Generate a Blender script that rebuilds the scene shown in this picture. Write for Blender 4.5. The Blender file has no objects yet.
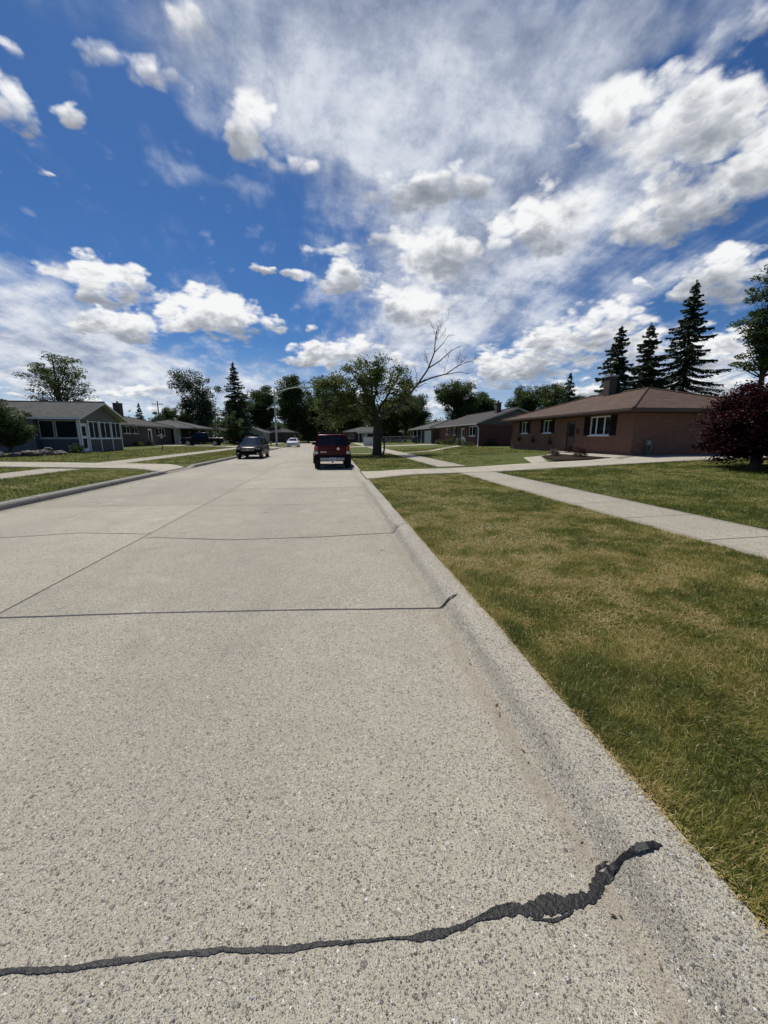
import bpy, math, random
import numpy as np
from mathutils import Vector, Matrix

RN = random.Random(11)
NP = np.random.default_rng(5)
SC = bpy.context.scene
COL = SC.collection
rad = math.radians

# ------------------------------------------------------------------ helpers
def wl(o):
    v = Vector((0, 0, 0))
    while o is not None:
        v += Vector(o.location); o = o.parent
    return v

def tag(o, label=None, cat=None, group=None, kind=None):
    if label: o['label'] = label
    if cat: o['category'] = cat
    if group: o['group'] = group
    if kind: o['kind'] = kind
    return o

def thing(name, label, cat, loc=(0, 0, 0), group=None):
    o = bpy.data.objects.new(name, None)
    o.empty_display_size = 0.2
    COL.objects.link(o); o.location = loc
    return tag(o, label, cat, group)

def link_mesh(name, me, parent=None):
    o = bpy.data.objects.new(name, me); COL.objects.link(o)
    if parent is not None: o.parent = parent
    return o

class MB:
    """collects shapes in world coordinates and links them as one mesh"""
    def __init__(s): s.v = []; s.f = []
    def add(s, vs, fs):
        n = len(s.v); s.v += [tuple(map(float, p)) for p in vs]; s.f += [tuple(i + n for i in f) for f in fs]
        return s
    def box(s, x0, x1, y0, y1, z0, z1):
        return s.add([(x0,y0,z0),(x1,y0,z0),(x1,y1,z0),(x0,y1,z0),(x0,y0,z1),(x1,y0,z1),(x1,y1,z1),(x0,y1,z1)],
            [(0,3,2,1),(4,5,6,7),(0,1,5,4),(1,2,6,5),(2,3,7,6),(3,0,4,7)])
    def quad(s, a, b, c, d): return s.add([a, b, c, d], [(0, 1, 2, 3)])
    def poly(s, pts): return s.add(pts, [tuple(range(len(pts)))])
    def prism(s, pts, off):
        """closed prism: planar polygon pts (3D) swept by vector off"""
        n = len(pts); o = Vector(off)
        vs = [Vector(p) for p in pts] + [Vector(p) + o for p in pts]
        fs = [tuple(reversed(range(n))), tuple(range(n, 2*n))] + [(i, (i+1) % n, n+(i+1) % n, n+i) for i in range(n)]
        return s.add(vs, fs)
    def tube(s, pts, rs, n=8, cap=True):
        pts = [Vector(p) for p in pts]
        if not hasattr(rs, '__len__'): rs = [rs]*len(pts)
        vs = []; fs = []; prev = None
        for i, p in enumerate(pts):
            t = (pts[min(i+1, len(pts)-1)] - pts[max(i-1, 0)])
            t = t.normalized() if t.length > 1e-9 else Vector((0, 0, 1))
            if prev is None:
                a = t.orthogonal().normalized()
            else:
                a = prev - t*prev.dot(t)
                a = a.normalized() if a.length > 1e-6 else t.orthogonal().normalized()
            prev = a; b = t.cross(a)
            for k in range(n):
                an = 2*math.pi*k/n
                vs.append(p + (a*math.cos(an) + b*math.sin(an))*rs[i])
        for i in range(len(pts)-1):
            for k in range(n):
                fs.append((i*n+k, i*n+(k+1) % n, (i+1)*n+(k+1) % n, (i+1)*n+k))
        if cap:
            fs.append(tuple(reversed(range(n)))); m = (len(pts)-1)*n; fs.append(tuple(range(m, m+n)))
        return s.add(vs, fs)
    def lathe(s, c, prof, n=16, axis='z'):
        """prof: list of (r, h) from bottom to top around axis through c"""
        vs = []; fs = []; cx, cy, cz = c
        for r, h in prof:
            for k in range(n):
                a = 2*math.pi*k/n; u, w = r*math.cos(a), r*math.sin(a)
                if axis == 'z': vs.append((cx+u, cy+w, cz+h))
                elif axis == 'y': vs.append((cx+u, cy+h, cz+w))
                else: vs.append((cx+h, cy+u, cz+w))
        for i in range(len(prof)-1):
            for k in range(n): fs.append((i*n+k, i*n+(k+1) % n, (i+1)*n+(k+1) % n, (i+1)*n+k))
        fs.append(tuple(reversed(range(n)))); m = (len(prof)-1)*n; fs.append(tuple(range(m, m+n)))
        return s.add(vs, fs)
    def loft(s, rings, closed=True, caps=True):
        n = len(rings[0]); vs = [p for r in rings for p in r]; fs = []
        for i in range(len(rings)-1):
            for k in range(n if closed else n-1):
                fs.append((i*n+k, i*n+(k+1) % n, (i+1)*n+(k+1) % n, (i+1)*n+k))
        if caps:
            fs.append(tuple(reversed(range(n)))); m = (len(rings)-1)*n; fs.append(tuple(range(m, m+n)))
        return s.add(vs, fs)
    def build(s, name, mat, parent=None, smooth=False, bevel=0, sub=0, angle=40):
        o0 = wl(parent) if parent is not None else Vector((0, 0, 0))
        me = bpy.data.meshes.new(name)
        me.from_pydata([(p[0]-o0.x, p[1]-o0.y, p[2]-o0.z) for p in s.v], [], s.f)
        if mat: me.materials.append(mat)
        import bmesh
        bm = bmesh.new(); bm.from_mesh(me)
        bmesh.ops.recalc_face_normals(bm, faces=bm.faces); bm.to_mesh(me); bm.free()
        o = link_mesh(name, me, parent)
        if smooth:
            for p in me.polygons: p.use_smooth = True
            try: me.set_sharp_from_angle(angle=rad(angle))
            except Exception: pass
        if bevel:
            m = o.modifiers.new('bevel', 'BEVEL'); m.width = bevel; m.segments = 2; m.limit_method = 'ANGLE'; m.angle_limit = rad(35)
        if sub:
            m = o.modifiers.new('sub', 'SUBSURF'); m.levels = m.render_levels = sub
        return o

def np_mesh(name, V, F, mat, parent=None, attrs=None, smooth=False):
    """V (N,3) world, F (M,k) with a constant k; attrs: name -> (N,) floats"""
    o0 = np.array(wl(parent)) if parent is not None else np.zeros(3)
    V = (np.asarray(V, dtype=np.float64) - o0).astype(np.float32); F = np.asarray(F, dtype=np.int32)
    me = bpy.data.meshes.new(name)
    me.vertices.add(len(V)); me.vertices.foreach_set('co', V.ravel())
    k = F.shape[1]
    me.loops.add(F.size); me.loops.foreach_set('vertex_index', F.ravel())
    me.polygons.add(len(F)); me.polygons.foreach_set('loop_start', np.arange(0, F.size, k, dtype=np.int32))
    if smooth: me.polygons.foreach_set('use_smooth', np.ones(len(F), dtype=bool))
    me.update(calc_edges=True)
    for n, a in (attrs or {}).items():
        at = me.attributes.new(n, 'FLOAT', 'POINT'); at.data.foreach_set('value', np.asarray(a, dtype=np.float32))
    if mat: me.materials.append(mat)
    return link_mesh(name, me, parent)

# ------------------------------------------------------------------ materials
class NT:
    def __init__(s, nt): s.nt = nt
    def n(s, t, **kw):
        nd = s.nt.nodes.new(t)
        for k, v in kw.items():
            if k == 'ins':
                for a, b in v.items(): s.set(nd.inputs[a], b)
            else: setattr(nd, k, v)
        return nd
    def set(s, sock, v):
        if isinstance(v, bpy.types.NodeSocket): s.nt.links.new(v, sock)
        elif isinstance(v, bpy.types.Node): s.nt.links.new(v.outputs[0], sock)
        else: sock.default_value = v
    def m(s, op, a, b=None, c=None, clamp=False):
        nd = s.nt.nodes.new('ShaderNodeMath'); nd.operation = op; nd.use_clamp = clamp
        for i, x in enumerate((a, b, c)):
            if x is not None: s.set(nd.inputs[i], x)
        return nd.outputs[0]
    def vm(s, op, a, b=None, scale=None):
        nd = s.nt.nodes.new('ShaderNodeVectorMath'); nd.operation = op
        s.set(nd.inputs[0], a)
        if b is not None: s.set(nd.inputs[1], b)
        if scale is not None: s.set(nd.inputs['Scale'], scale)
        return nd.outputs['Value'] if op in ('DOT_PRODUCT', 'LENGTH', 'DISTANCE') else nd.outputs['Vector']
    def mix(s, f, a, b, mode='MIX'):
        nd = s.nt.nodes.new('ShaderNodeMix'); nd.data_type = 'RGBA'; nd.blend_type = mode
        s.set(nd.inputs[0], f); s.set(nd.inputs[6], a); s.set(nd.inputs[7], b)
        return nd.outputs[2]
    def noise(s, vec, scale, detail=3, rough=.55, dist=0, col=False):
        nd = s.nt.nodes.new('ShaderNodeTexNoise'); s.set(nd.inputs['Vector'], vec)
        nd.inputs['Scale'].default_value = scale; nd.inputs['Detail'].default_value = detail
        nd.inputs['Roughness'].default_value = rough; nd.inputs['Distortion'].default_value = dist
        return nd.outputs[1] if col else nd.outputs[0]
    def ramp(s, f, stops, interp='LINEAR'):
        nd = s.nt.nodes.new('ShaderNodeValToRGB'); s.set(nd.inputs[0], f); cr = nd.color_ramp; cr.interpolation = interp
        while len(cr.elements) < len(stops): cr.elements.new(0.5)
        for e, (p, c) in zip(cr.elements, stops):
            e.position = p; e.color = (c, c, c, 1) if not hasattr(c, '__len__') else (*c[:3], 1)
        return nd.outputs[0]
    def mr(s, v, a, b, c=0., d=1., smooth=True):
        nd = s.nt.nodes.new('ShaderNodeMapRange'); nd.interpolation_type = 'SMOOTHSTEP' if smooth else 'LINEAR'
        s.set(nd.inputs[0], v)
        for i, x in enumerate((a, b, c, d)): s.set(nd.inputs[i+1], x)
        return nd.outputs[0]
    def xyz(s, v):
        nd = s.nt.nodes.new('ShaderNodeSeparateXYZ'); s.set(nd.inputs[0], v); return nd.outputs
    def comb(s, x, y, z):
        nd = s.nt.nodes.new('ShaderNodeCombineXYZ')
        for i, a in enumerate((x, y, z)): s.set(nd.inputs[i], a)
        return nd.outputs[0]

def c4(c): return (c[0], c[1], c[2], 1)

def newmat(name):
    m = bpy.data.materials.new(name); m.use_nodes = True
    t = NT(m.node_tree); b = m.node_tree.nodes['Principled BSDF']
    return m, t, b

def pos(t): return t.n('ShaderNodeNewGeometry').outputs['Position']
def objc(t): return t.n('ShaderNodeTexCoord').outputs['Object']

def bump(t, b, h, strength=.3, dist=.01):
    nd = t.n('ShaderNodeBump'); nd.inputs['Strength'].default_value = strength; nd.inputs['Distance'].default_value = dist
    t.set(nd.inputs['Height'], h); t.set(b.inputs['Normal'], nd.outputs[0])

def pm(name, col, rough=.6, var=.15, scale=6, metal=0, bmp=0, spec=.5, coat=0):
    """plain surface with slight mottling"""
    m, t, b = newmat(name)
    n = t.noise(objc(t), scale, 5, .6)
    lo = [c*(1-var) for c in col]; hi = [min(1, c*(1+var)) for c in col]
    t.set(b.inputs['Base Color'], t.ramp(n, [(.25, lo), (.75, hi)]))
    b.inputs['Roughness'].default_value = rough; b.inputs['Metallic'].default_value = metal
    b.inputs['Specular IOR Level'].default_value = spec
    if coat: b.inputs['Coat Weight'].default_value = coat; b.inputs['Coat Roughness'].default_value = .04
    if bmp: bump(t, b, n, bmp, .02)
    return m

def wallvec(t):
    """(along wall, height) coordinates for vertical walls that face x or y"""
    g = t.n('ShaderNodeNewGeometry'); p = t.xyz(g.outputs['Position']); nn = t.xyz(g.outputs['Normal'])
    fx = t.m('GREATER_THAN', t.m('ABSOLUTE', nn[0]), .6)
    u = t.m('ADD', t.m('MULTIPLY', p[1], fx), t.m('MULTIPLY', p[0], t.m('SUBTRACT', 1., fx)))
    return t.comb(u, p[2], 0.)

def brick(name, c1, c2, mortar, rough=.85, var=.5):
    m, t, b = newmat(name); v = wallvec(t)
    nd = t.n('ShaderNodeTexBrick'); t.set(nd.inputs['Vector'], v)
    nd.inputs['Color1'].default_value = c4(c1); nd.inputs['Color2'].default_value = c4(c2); nd.inputs['Mortar'].default_value = c4(mortar)
    nd.inputs['Scale'].default_value = 1; nd.inputs['Brick Width'].default_value = .21; nd.inputs['Row Height'].default_value = .075
    nd.inputs['Mortar Size'].default_value = .006; nd.inputs['Bias'].default_value = 0.
    n = t.noise(pos(t), 1.3, 5, .65)
    t.set(b.inputs['Base Color'], t.mix(1., nd.outputs['Color'], t.ramp(n, [(.3, 1-var*.4), (.7, 1.)]), 'MULTIPLY'))
    b.inputs['Roughness'].default_value = rough; b.inputs['Specular IOR Level'].default_value = .25
    bump(t, b, t.m('SUBTRACT', 1., nd.outputs['Fac']), .4, .006)
    return m

def siding(name, col, row=.15, rough=.6):
    m, t, b = newmat(name); v = t.xyz(wallvec(t))
    fr = t.m('FRACT', t.m('DIVIDE', v[1], row))
    n = t.noise(pos(t), 2, 4)
    t.set(b.inputs['Base Color'], t.mix(1., c4(col), t.ramp(n, [(.3, .85), (.7, 1.)]), 'MULTIPLY'))
    b.inputs['Roughness'].default_value = rough
    bump(t, b, fr, .6, .015)
    return m

def shingles(name, c1, c2):
    m, t, b = newmat(name); p = t.xyz(pos(t))
    row = t.m('MULTIPLY', p[2], 1/.05); ri = t.m('FLOOR', row)
    u = t.m('ADD', t.m('ADD', p[0], p[1]), t.m('MULTIPLY', ri, .137))
    cell = t.comb(t.m('FLOOR', t.m('DIVIDE', u, .26)), ri, 0.)
    wn = t.n('ShaderNodeTexWhiteNoise'); t.set(wn.inputs['Vector'], cell)
    n = t.noise(pos(t), .9, 5, .65); g = t.noise(pos(t), 45, 2)
    f = t.m('ADD', t.m('MULTIPLY', wn.outputs[0], .45), t.m('ADD', t.m('MULTIPLY', n, .4), t.m('MULTIPLY', g, .25)))
    t.set(b.inputs['Base Color'], t.ramp(f, [(.25, c1), (.8, c2)]))
    b.inputs['Roughness'].default_value = .9; b.inputs['Specular IOR Level'].default_value = .2
    bump(t, b, t.m('FRACT', row), .5, .012)
    return m

def foliage(name, dark, light, trans=.25, rough=.55, spec=.3):
    m, t, b = newmat(name)
    at = t.n('ShaderNodeAttribute'); at.attribute_name = 'tint'
    col = t.ramp(at.outputs['Fac'], [(0., dark), (1., light)])
    t.set(b.inputs['Base Color'], col); b.inputs['Roughness'].default_value = rough; b.inputs['Specular IOR Level'].default_value = spec
    tr = t.n('ShaderNodeBsdfTranslucent'); t.set(tr.inputs['Color'], col)
    mx = t.n('ShaderNodeMixShader'); mx.inputs[0].default_value = trans
    t.set(mx.inputs[1], b.outputs[0]); t.set(mx.inputs[2], tr.outputs[0])
    out = [n for n in m.node_tree.nodes if n.type == 'OUTPUT_MATERIAL'][0]
    t.set(out.inputs[0], mx.outputs[0])
    return m

def glassmat(name, col=(.02, .025, .03), trans=.35):
    m, t, b = newmat(name)
    b.inputs['Base Color'].default_value = c4(col); b.inputs['Roughness'].default_value = .04
    tp = t.n('ShaderNodeBsdfTransparent'); tp.inputs[0].default_value = (.75, .8, .78, 1)
    mx = t.n('ShaderNodeMixShader'); mx.inputs[0].default_value = trans
    t.set(mx.inputs[1], b.outputs[0]); t.set(mx.inputs[2], tp.outputs[0])
    out = [n for n in m.node_tree.nodes if n.type == 'OUTPUT_MATERIAL'][0]
    t.set(out.inputs[0], mx.outputs[0])
    return m

# ------------------------------------------------------------------ ground heights
def gz(x):
    if x > 1.28:
        t = x-1.28; return .12 + min(t, 5)*.016 + max(0, min(t-5, 12))*.028
    if x < -7.57:
        t = -7.57-x; return .12 + min(t, 5)*.016 + max(0, min(t-5, 9))*.022
    return 0.
DR_R = (14.0, 17.7); DR_L = (18.4, 21.6)       # kerb cuts
DR_R2 = (55.5, 59.5); DR_L2 = (56.0, 61.0)
def sstep(a, b, v):
    t = min(1, max(0, (v-a)/(b-a))); return t*t*(3-2*t)
def cut(side, y):
    """1 inside a kerb cut, 0 elsewhere"""
    r = 0
    for a, b in ((DR_R, DR_R2) if side > 0 else (DR_L, DR_L2)):
        r = max(r, sstep(a-.5, a+.2, y)*(1-sstep(b-.2, b+.5, y)))
    return r
def gzz(x, y):
    z = gz(x)
    if x > 1.28: z -= .085*cut(1, y)*(1-sstep(1.28, 3.4, x))
    elif x < -7.57: z -= .085*cut(-1, y)*(1-sstep(7.57, 9.6, -x))
    return z
# ------------------------------------------------------------------ camera, light, sky
SUN_AZ, SUN_EL = -22., 60.        # clockwise from the street's direction (+y), elevation
cam = bpy.data.cameras.new('camera'); co = bpy.data.objects.new('camera', cam); COL.objects.link(co)
cam.sensor_fit = 'HORIZONTAL'; cam.sensor_width = 36; cam.lens = 36*385/768
cam.clip_start = .05; cam.clip_end = 3000
co.location = (0, 0, 1.6); co.rotation_euler = (rad(90-11.023), 0, rad(-7.695)); SC.camera = co

sun = bpy.data.lights.new('sun', 'SUN'); so = bpy.data.objects.new('sun', sun); COL.objects.link(so)
sun.energy = 4.4; sun.angle = rad(.55); sun.color = (1, .955, .88)
sd = Vector((math.sin(rad(SUN_AZ))*math.cos(rad(SUN_EL)), math.cos(rad(SUN_AZ))*math.cos(rad(SUN_EL)), math.sin(rad(SUN_EL))))
so.rotation_euler = sd.to_track_quat('Z', 'Y').to_euler(); so.location = (0, 0, 40)

CUMULUS = [(-25.28, 17.02, 6.6, 3.1, 1.1), (-27.46, 15.68, 3.1, 1.65, 0.9), (-14.44, 14.83, 8.8, 3.6, 1.1), (-18.5, 13.8, 5.2, 2.4, 1.0), (-25.08, 12.4, 5.2, 2.7, 1.1), (-7.69, 14.72, 4.37, 2.09, 0.85), (-8.34, 20.48, 1.87, 0.94, 0.8), (0.5, 23.05, 5.78, 1.52, 0.85), (-4.57, 20.16, 3.23, 1.17, 0.85), (1.75, 20.28, 6.41, 2.59, 0.95), (-0.53, 11.18, 7.93, 2.52, 1), (-2.19, 14.31, 1.88, 0.84, 0.7), (5.03, 11.78, 4.19, 2.02, 0.9), (-9.59, 33.0, 4.4, 4.2, 0.95), (-4.25, 30.45, 5.54, 1.8, 0.6), (-20.61, 34.45, 6.2, 2.1, 0.85), (-15.21, 38.34, 7, 2.6, 0.8), (-31.99, 29.13, 3.27, 2.65, 0.8), (-27.75, 30.03, 3.85, 1.37, 0.75), (-32.02, 24.81, 2.14, 0.75, 0.6), (-30.98, 32.74, 2.24, 1.2, 0.6), (13.67, 28.93, 10.95, 2.61, 1), (15.17, 22.32, 8.13, 3.91, 0.95), (12.35, 17.42, 7.58, 3.9, 1), (7.83, 24.71, 5.3, 1.96, 0.7), (28.42, 24.49, 8.29, 4.43, 1), (23.38, 23.9, 4.92, 2.89, 0.8), (34.17, 31.94, 6.06, 4.0, 1), (41.86, 28.94, 8.28, 5.19, 1.1), (41.83, 23.35, 9.92, 4.35, 1.1), (47.24, 24.51, 4.62, 4.53, 1), (42.04, 32.75, 4.23, 1.91, 0.6), (45.16, 34.27, 3.84, 1.74, 0.6), (46.35, 16.09, 5.97, 3.85, 1), (38.69, 16.79, 2.2, 0.9, 0.75), (30.94, 11.45, 8.94, 4.66, 1), (35.78, 13.52, 6.03, 3.69, 0.9), (26.24, 9.0, 8.34, 3.98, 1), (46.69, 9.22, 5.95, 4.06, 0.9), (39.69, 10.59, 6.04, 3.27, 0.8), (-23.63, 5.38, 5.22, 1.4, 0.8), (-34.25, 6.89, 3.92, 1.2, 0.7), (-34.98, 4.33, 3.88, 1.22, 0.7), (9.95, 10.26, 4.21, 1.81, 0.8), (18.47, 5.11, 5.52, 2.7, 0.7),
 (-18, 3.2, 7, 1.1, .8), (-8, 5.5, 6, 1.2, .75), (-29, 3.4, 5, 1.0, .8), (33, 5.5, 9, 2.2, .9), (47, 5, 8, 2.4, .9), (15, 4, 7, 1.6, .8), (4, 6.5, 5, 1.1, .7),
 # beyond the view, so the sky goes on all round
 (66, 22, 11, 6, 1), (100, 12, 9, 3, .9), (150, 14, 9, 3, .9), (-110, 14, 9, 3, .9), (-58, 12, 9, 4, 1)]
VEIL = [(-2.56, 38.1, 27, 7.2, 0.95), (18.49, 33.28, 25.35, 14.71, 0.9), (30.23, 19.64, 15.92, 11.17, 0.6), (12.68, 14.23, 16.11, 13.25, 0.8), (-32.12, 11.06, 12.47, 6.83, 0.8), (-22.5, 6.26, 23.23, 5.26, 0.75), (34.45, 36.62, 21.14, 3.62, 0.7), (-13.34, 27.24, 6.8, 1.71, 0.3), (43.98, 6.38, 12.1, 5.44, 0.5),
 (110, 8, 30, 6, .6), (-110, 8, 30, 6, .6)]

def build_world():
    w = bpy.data.worlds.new('World'); SC.world = w; w.use_nodes = True
    t = NT(w.node_tree); bg = w.node_tree.nodes['Background']
    d = t.vm('NORMALIZE', t.n('ShaderNodeTexCoord').outputs['Generated'])
    dx, dy, dz = t.xyz(d)
    az = t.m('MULTIPLY', t.m('ARCTAN2', dx, dy), 57.2958)
    el = t.m('MULTIPLY', t.m('ARCSINE', dz), 57.2958)
    V0 = t.comb(az, el, 0.)
    half = (.5, .5, .5)
    # feature size shrinks towards the horizon
    P = t.vm('SCALE', d, scale=t.m('DIVIDE', 1., t.m('ADD', t.m('MAXIMUM', dz, 0.), .38)))
    w1 = t.vm('SUBTRACT', t.noise(P, 6.5, 3, .55, col=True), half)
    w2 = t.vm('SUBTRACT', t.noise(P, 26., 3, .6, col=True), half)
    Vw = t.vm('ADD', t.vm('ADD', V0, t.vm('MULTIPLY', w1, (7.0, 4.2, 0))), t.vm('MULTIPLY', w2, (2.0, 1.5, 0)))
    # cumulus field
    F = None; H = None
    for a, e, ra, re, wt in CUMULUS:
        Vi = Vw
        if H is not None:                                        # a link to the previous lump keeps the shader's evaluation in order
            nd = t.n('ShaderNodeVectorMath', operation='MULTIPLY_ADD'); t.set(nd.inputs[0], H); nd.inputs[1].default_value = (1e-7, 1e-7, 0); t.set(nd.inputs[2], Vw); Vi = nd.outputs[0]
        q = t.vm('MULTIPLY', t.vm('SUBTRACT', Vi, (a, e, 0)), (1/ra, 1/re, 0))
        k = t.m('MULTIPLY_ADD', t.vm('DOT_PRODUCT', q, q), -wt, wt, clamp=True)
        hq = t.vm('SCALE', q, scale=k)
        if F is None: F, H, S = k, hq, k
        else:
            nd = t.n('ShaderNodeMath', operation='SMOOTH_MAX'); t.set(nd.inputs[0], F); t.set(nd.inputs[1], k); nd.inputs[2].default_value = .25
            F = nd.outputs[0]; H = t.vm('ADD', H, hq); S = t.m('ADD', S, k)
    h = t.m('DIVIDE', t.xyz(H)[1], t.m('ADD', S, .05))          # -1 base .. +1 top
    def detail(vec):
        f1 = t.noise(vec, 6.5, 8, .64, .3)
        vo = t.n('ShaderNodeTexVoronoi', feature='F1'); t.set(vo.inputs['Vector'], vec)
        vo.inputs['Scale'].default_value = 13.; vo.inputs['Detail'].default_value = 1.5; vo.inputs['Roughness'].default_value = .6
        return t.m('ADD', t.m('MULTIPLY', f1, .62), t.m('MULTIPLY', t.m('SUBTRACT', .75, vo.outputs['Distance']), .55))
    Pw = t.vm('ADD', P, t.vm('SCALE', w2, scale=.03))
    n0 = detail(Pw); r0 = t.noise(Pw, 6.5, 4, .6, .3); r1 = t.noise(t.vm('ADD', Pw, tuple(x*.035 for x in (sd.x*.5-.1, -.05, 1.0))), 6.5, 4, .6, .3)
    D = t.m('ADD', t.m('POWER', F, .8), t.m('MULTIPLY', t.m('SUBTRACT', n0, .455), 1.1))
    mask = t.mr(D, .19, t.m('MULTIPLY_ADD', h, -.10, .64))
    mask = t.m('MULTIPLY', mask, t.mr(F, .12, .34))
    thick = t.mr(D, .35, 1.35, smooth=False)
    relief = t.m('MULTIPLY', t.m('SUBTRACT', r0, r1), 1.7)
    shade = t.m('ADD', t.m('ADD', t.m('MULTIPLY', thick, .55), t.m('MULTIPLY', h, -.85)), t.m('MULTIPLY', relief, -1.0))
    shade = t.m('ADD', shade, t.m('MULTIPLY', t.m('SUBTRACT', t.noise(P, 4.2, 3), .43), 1.25))
    ccol = t.ramp(shade, [(0., (8.5, 8.55, 8.6)), (.17, (7.0, 7.1, 7.3)), (.36, (4.8, 5.0, 5.4)), (.62, (3.1, 3.35, 3.8)), (1., (2.2, 2.45, 2.9))])
    # high veil: streaks in a flat layer, so they fan out by perspective
    pl = t.vm('SCALE', d, scale=t.m('DIVIDE', 1., t.m('ADD', t.m('MAXIMUM', dz, 0.), .16)))
    mp = t.n('ShaderNodeMapping'); t.set(mp.inputs['Vector'], pl); mp.inputs['Rotation'].default_value = (0, 0, rad(14)); mp.inputs['Scale'].default_value = (2.3, .5, .4)
    lw = t.vm('SCALE', t.vm('SUBTRACT', t.noise(pl, 1.6, 3, .5, col=True), half), scale=.22)
    st = t.noise(t.vm('ADD', mp.outputs[0], lw), 2.1, 7, .6, .1)
    puff = t.noise(P, 5.5, 6, .64, .12)
    G = None
    Vv = t.vm('ADD', V0, t.vm('MULTIPLY', w1, (14, 9, 0)))
    for a, e, ra, re, wt in VEIL:
        q = t.vm('MULTIPLY', t.vm('SUBTRACT', Vv, (a, e, 0)), (1/ra, 1/re, 0))
        k = t.m('MULTIPLY_ADD', t.vm('DOT_PRODUCT', q, q), -wt, wt, clamp=True)
        G = k if G is None else t.m('ADD', G, k)
    G = t.m('MINIMUM', G, 1.05)
    sp = t.m('ADD', t.m('MULTIPLY', st, .55), t.m('MULTIPLY', puff, .45))
    veil = t.m('MULTIPLY', t.mr(t.m('ADD', G, t.m('MULTIPLY', t.m('SUBTRACT', sp, .5), 2.2)), .02, .95), .95)
    hz = t.mr(el, 13., 0., 0., .6)                             # pale band of thin cloud low down
    
    vcol = t.ramp(t.m('ADD', t.mr(el, 30., 5., 0., .22), t.m('ADD', t.m('MULTIPLY_ADD', puff, 1.5, -.35), t.m('MULTIPLY', t.m('SUBTRACT', sp, .5), 1.0))), [(.12, (2.2, 2.65, 3.7)), (.38, (3.7, 4.2, 5.3)), (.62, (5.9, 6.3, 7.1)), (.95, (8.0, 8.2, 8.5))])
    sky = t.n('ShaderNodeTexSky', sky_type='NISHITA', sun_disc=False, sun_elevation=rad(SUN_EL), sun_rotation=rad(SUN_AZ % 360), altitude=200, air_density=1.0, dust_density=.4, ozone_density=2.0)
    blue = t.mix(1., sky.outputs[0], (.235, .42, .655, 1), 'MULTIPLY')
    c = t.mix(veil, t.mix(hz, blue, (5.6, 6.6, 7.9, 1)), vcol)
    c = t.mix(mask, c, ccol)
    t.set(bg.inputs[0], c); bg.inputs[1].default_value = .1
    w.cycles.sampling_method = 'MANUAL'; w.cycles.sample_map_resolution = 512
build_world()
SC.view_settings.view_transform = 'Standard'; SC.view_settings.look = 'None'; SC.view_settings.gamma = 1; SC.view_settings.exposure = .12
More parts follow.
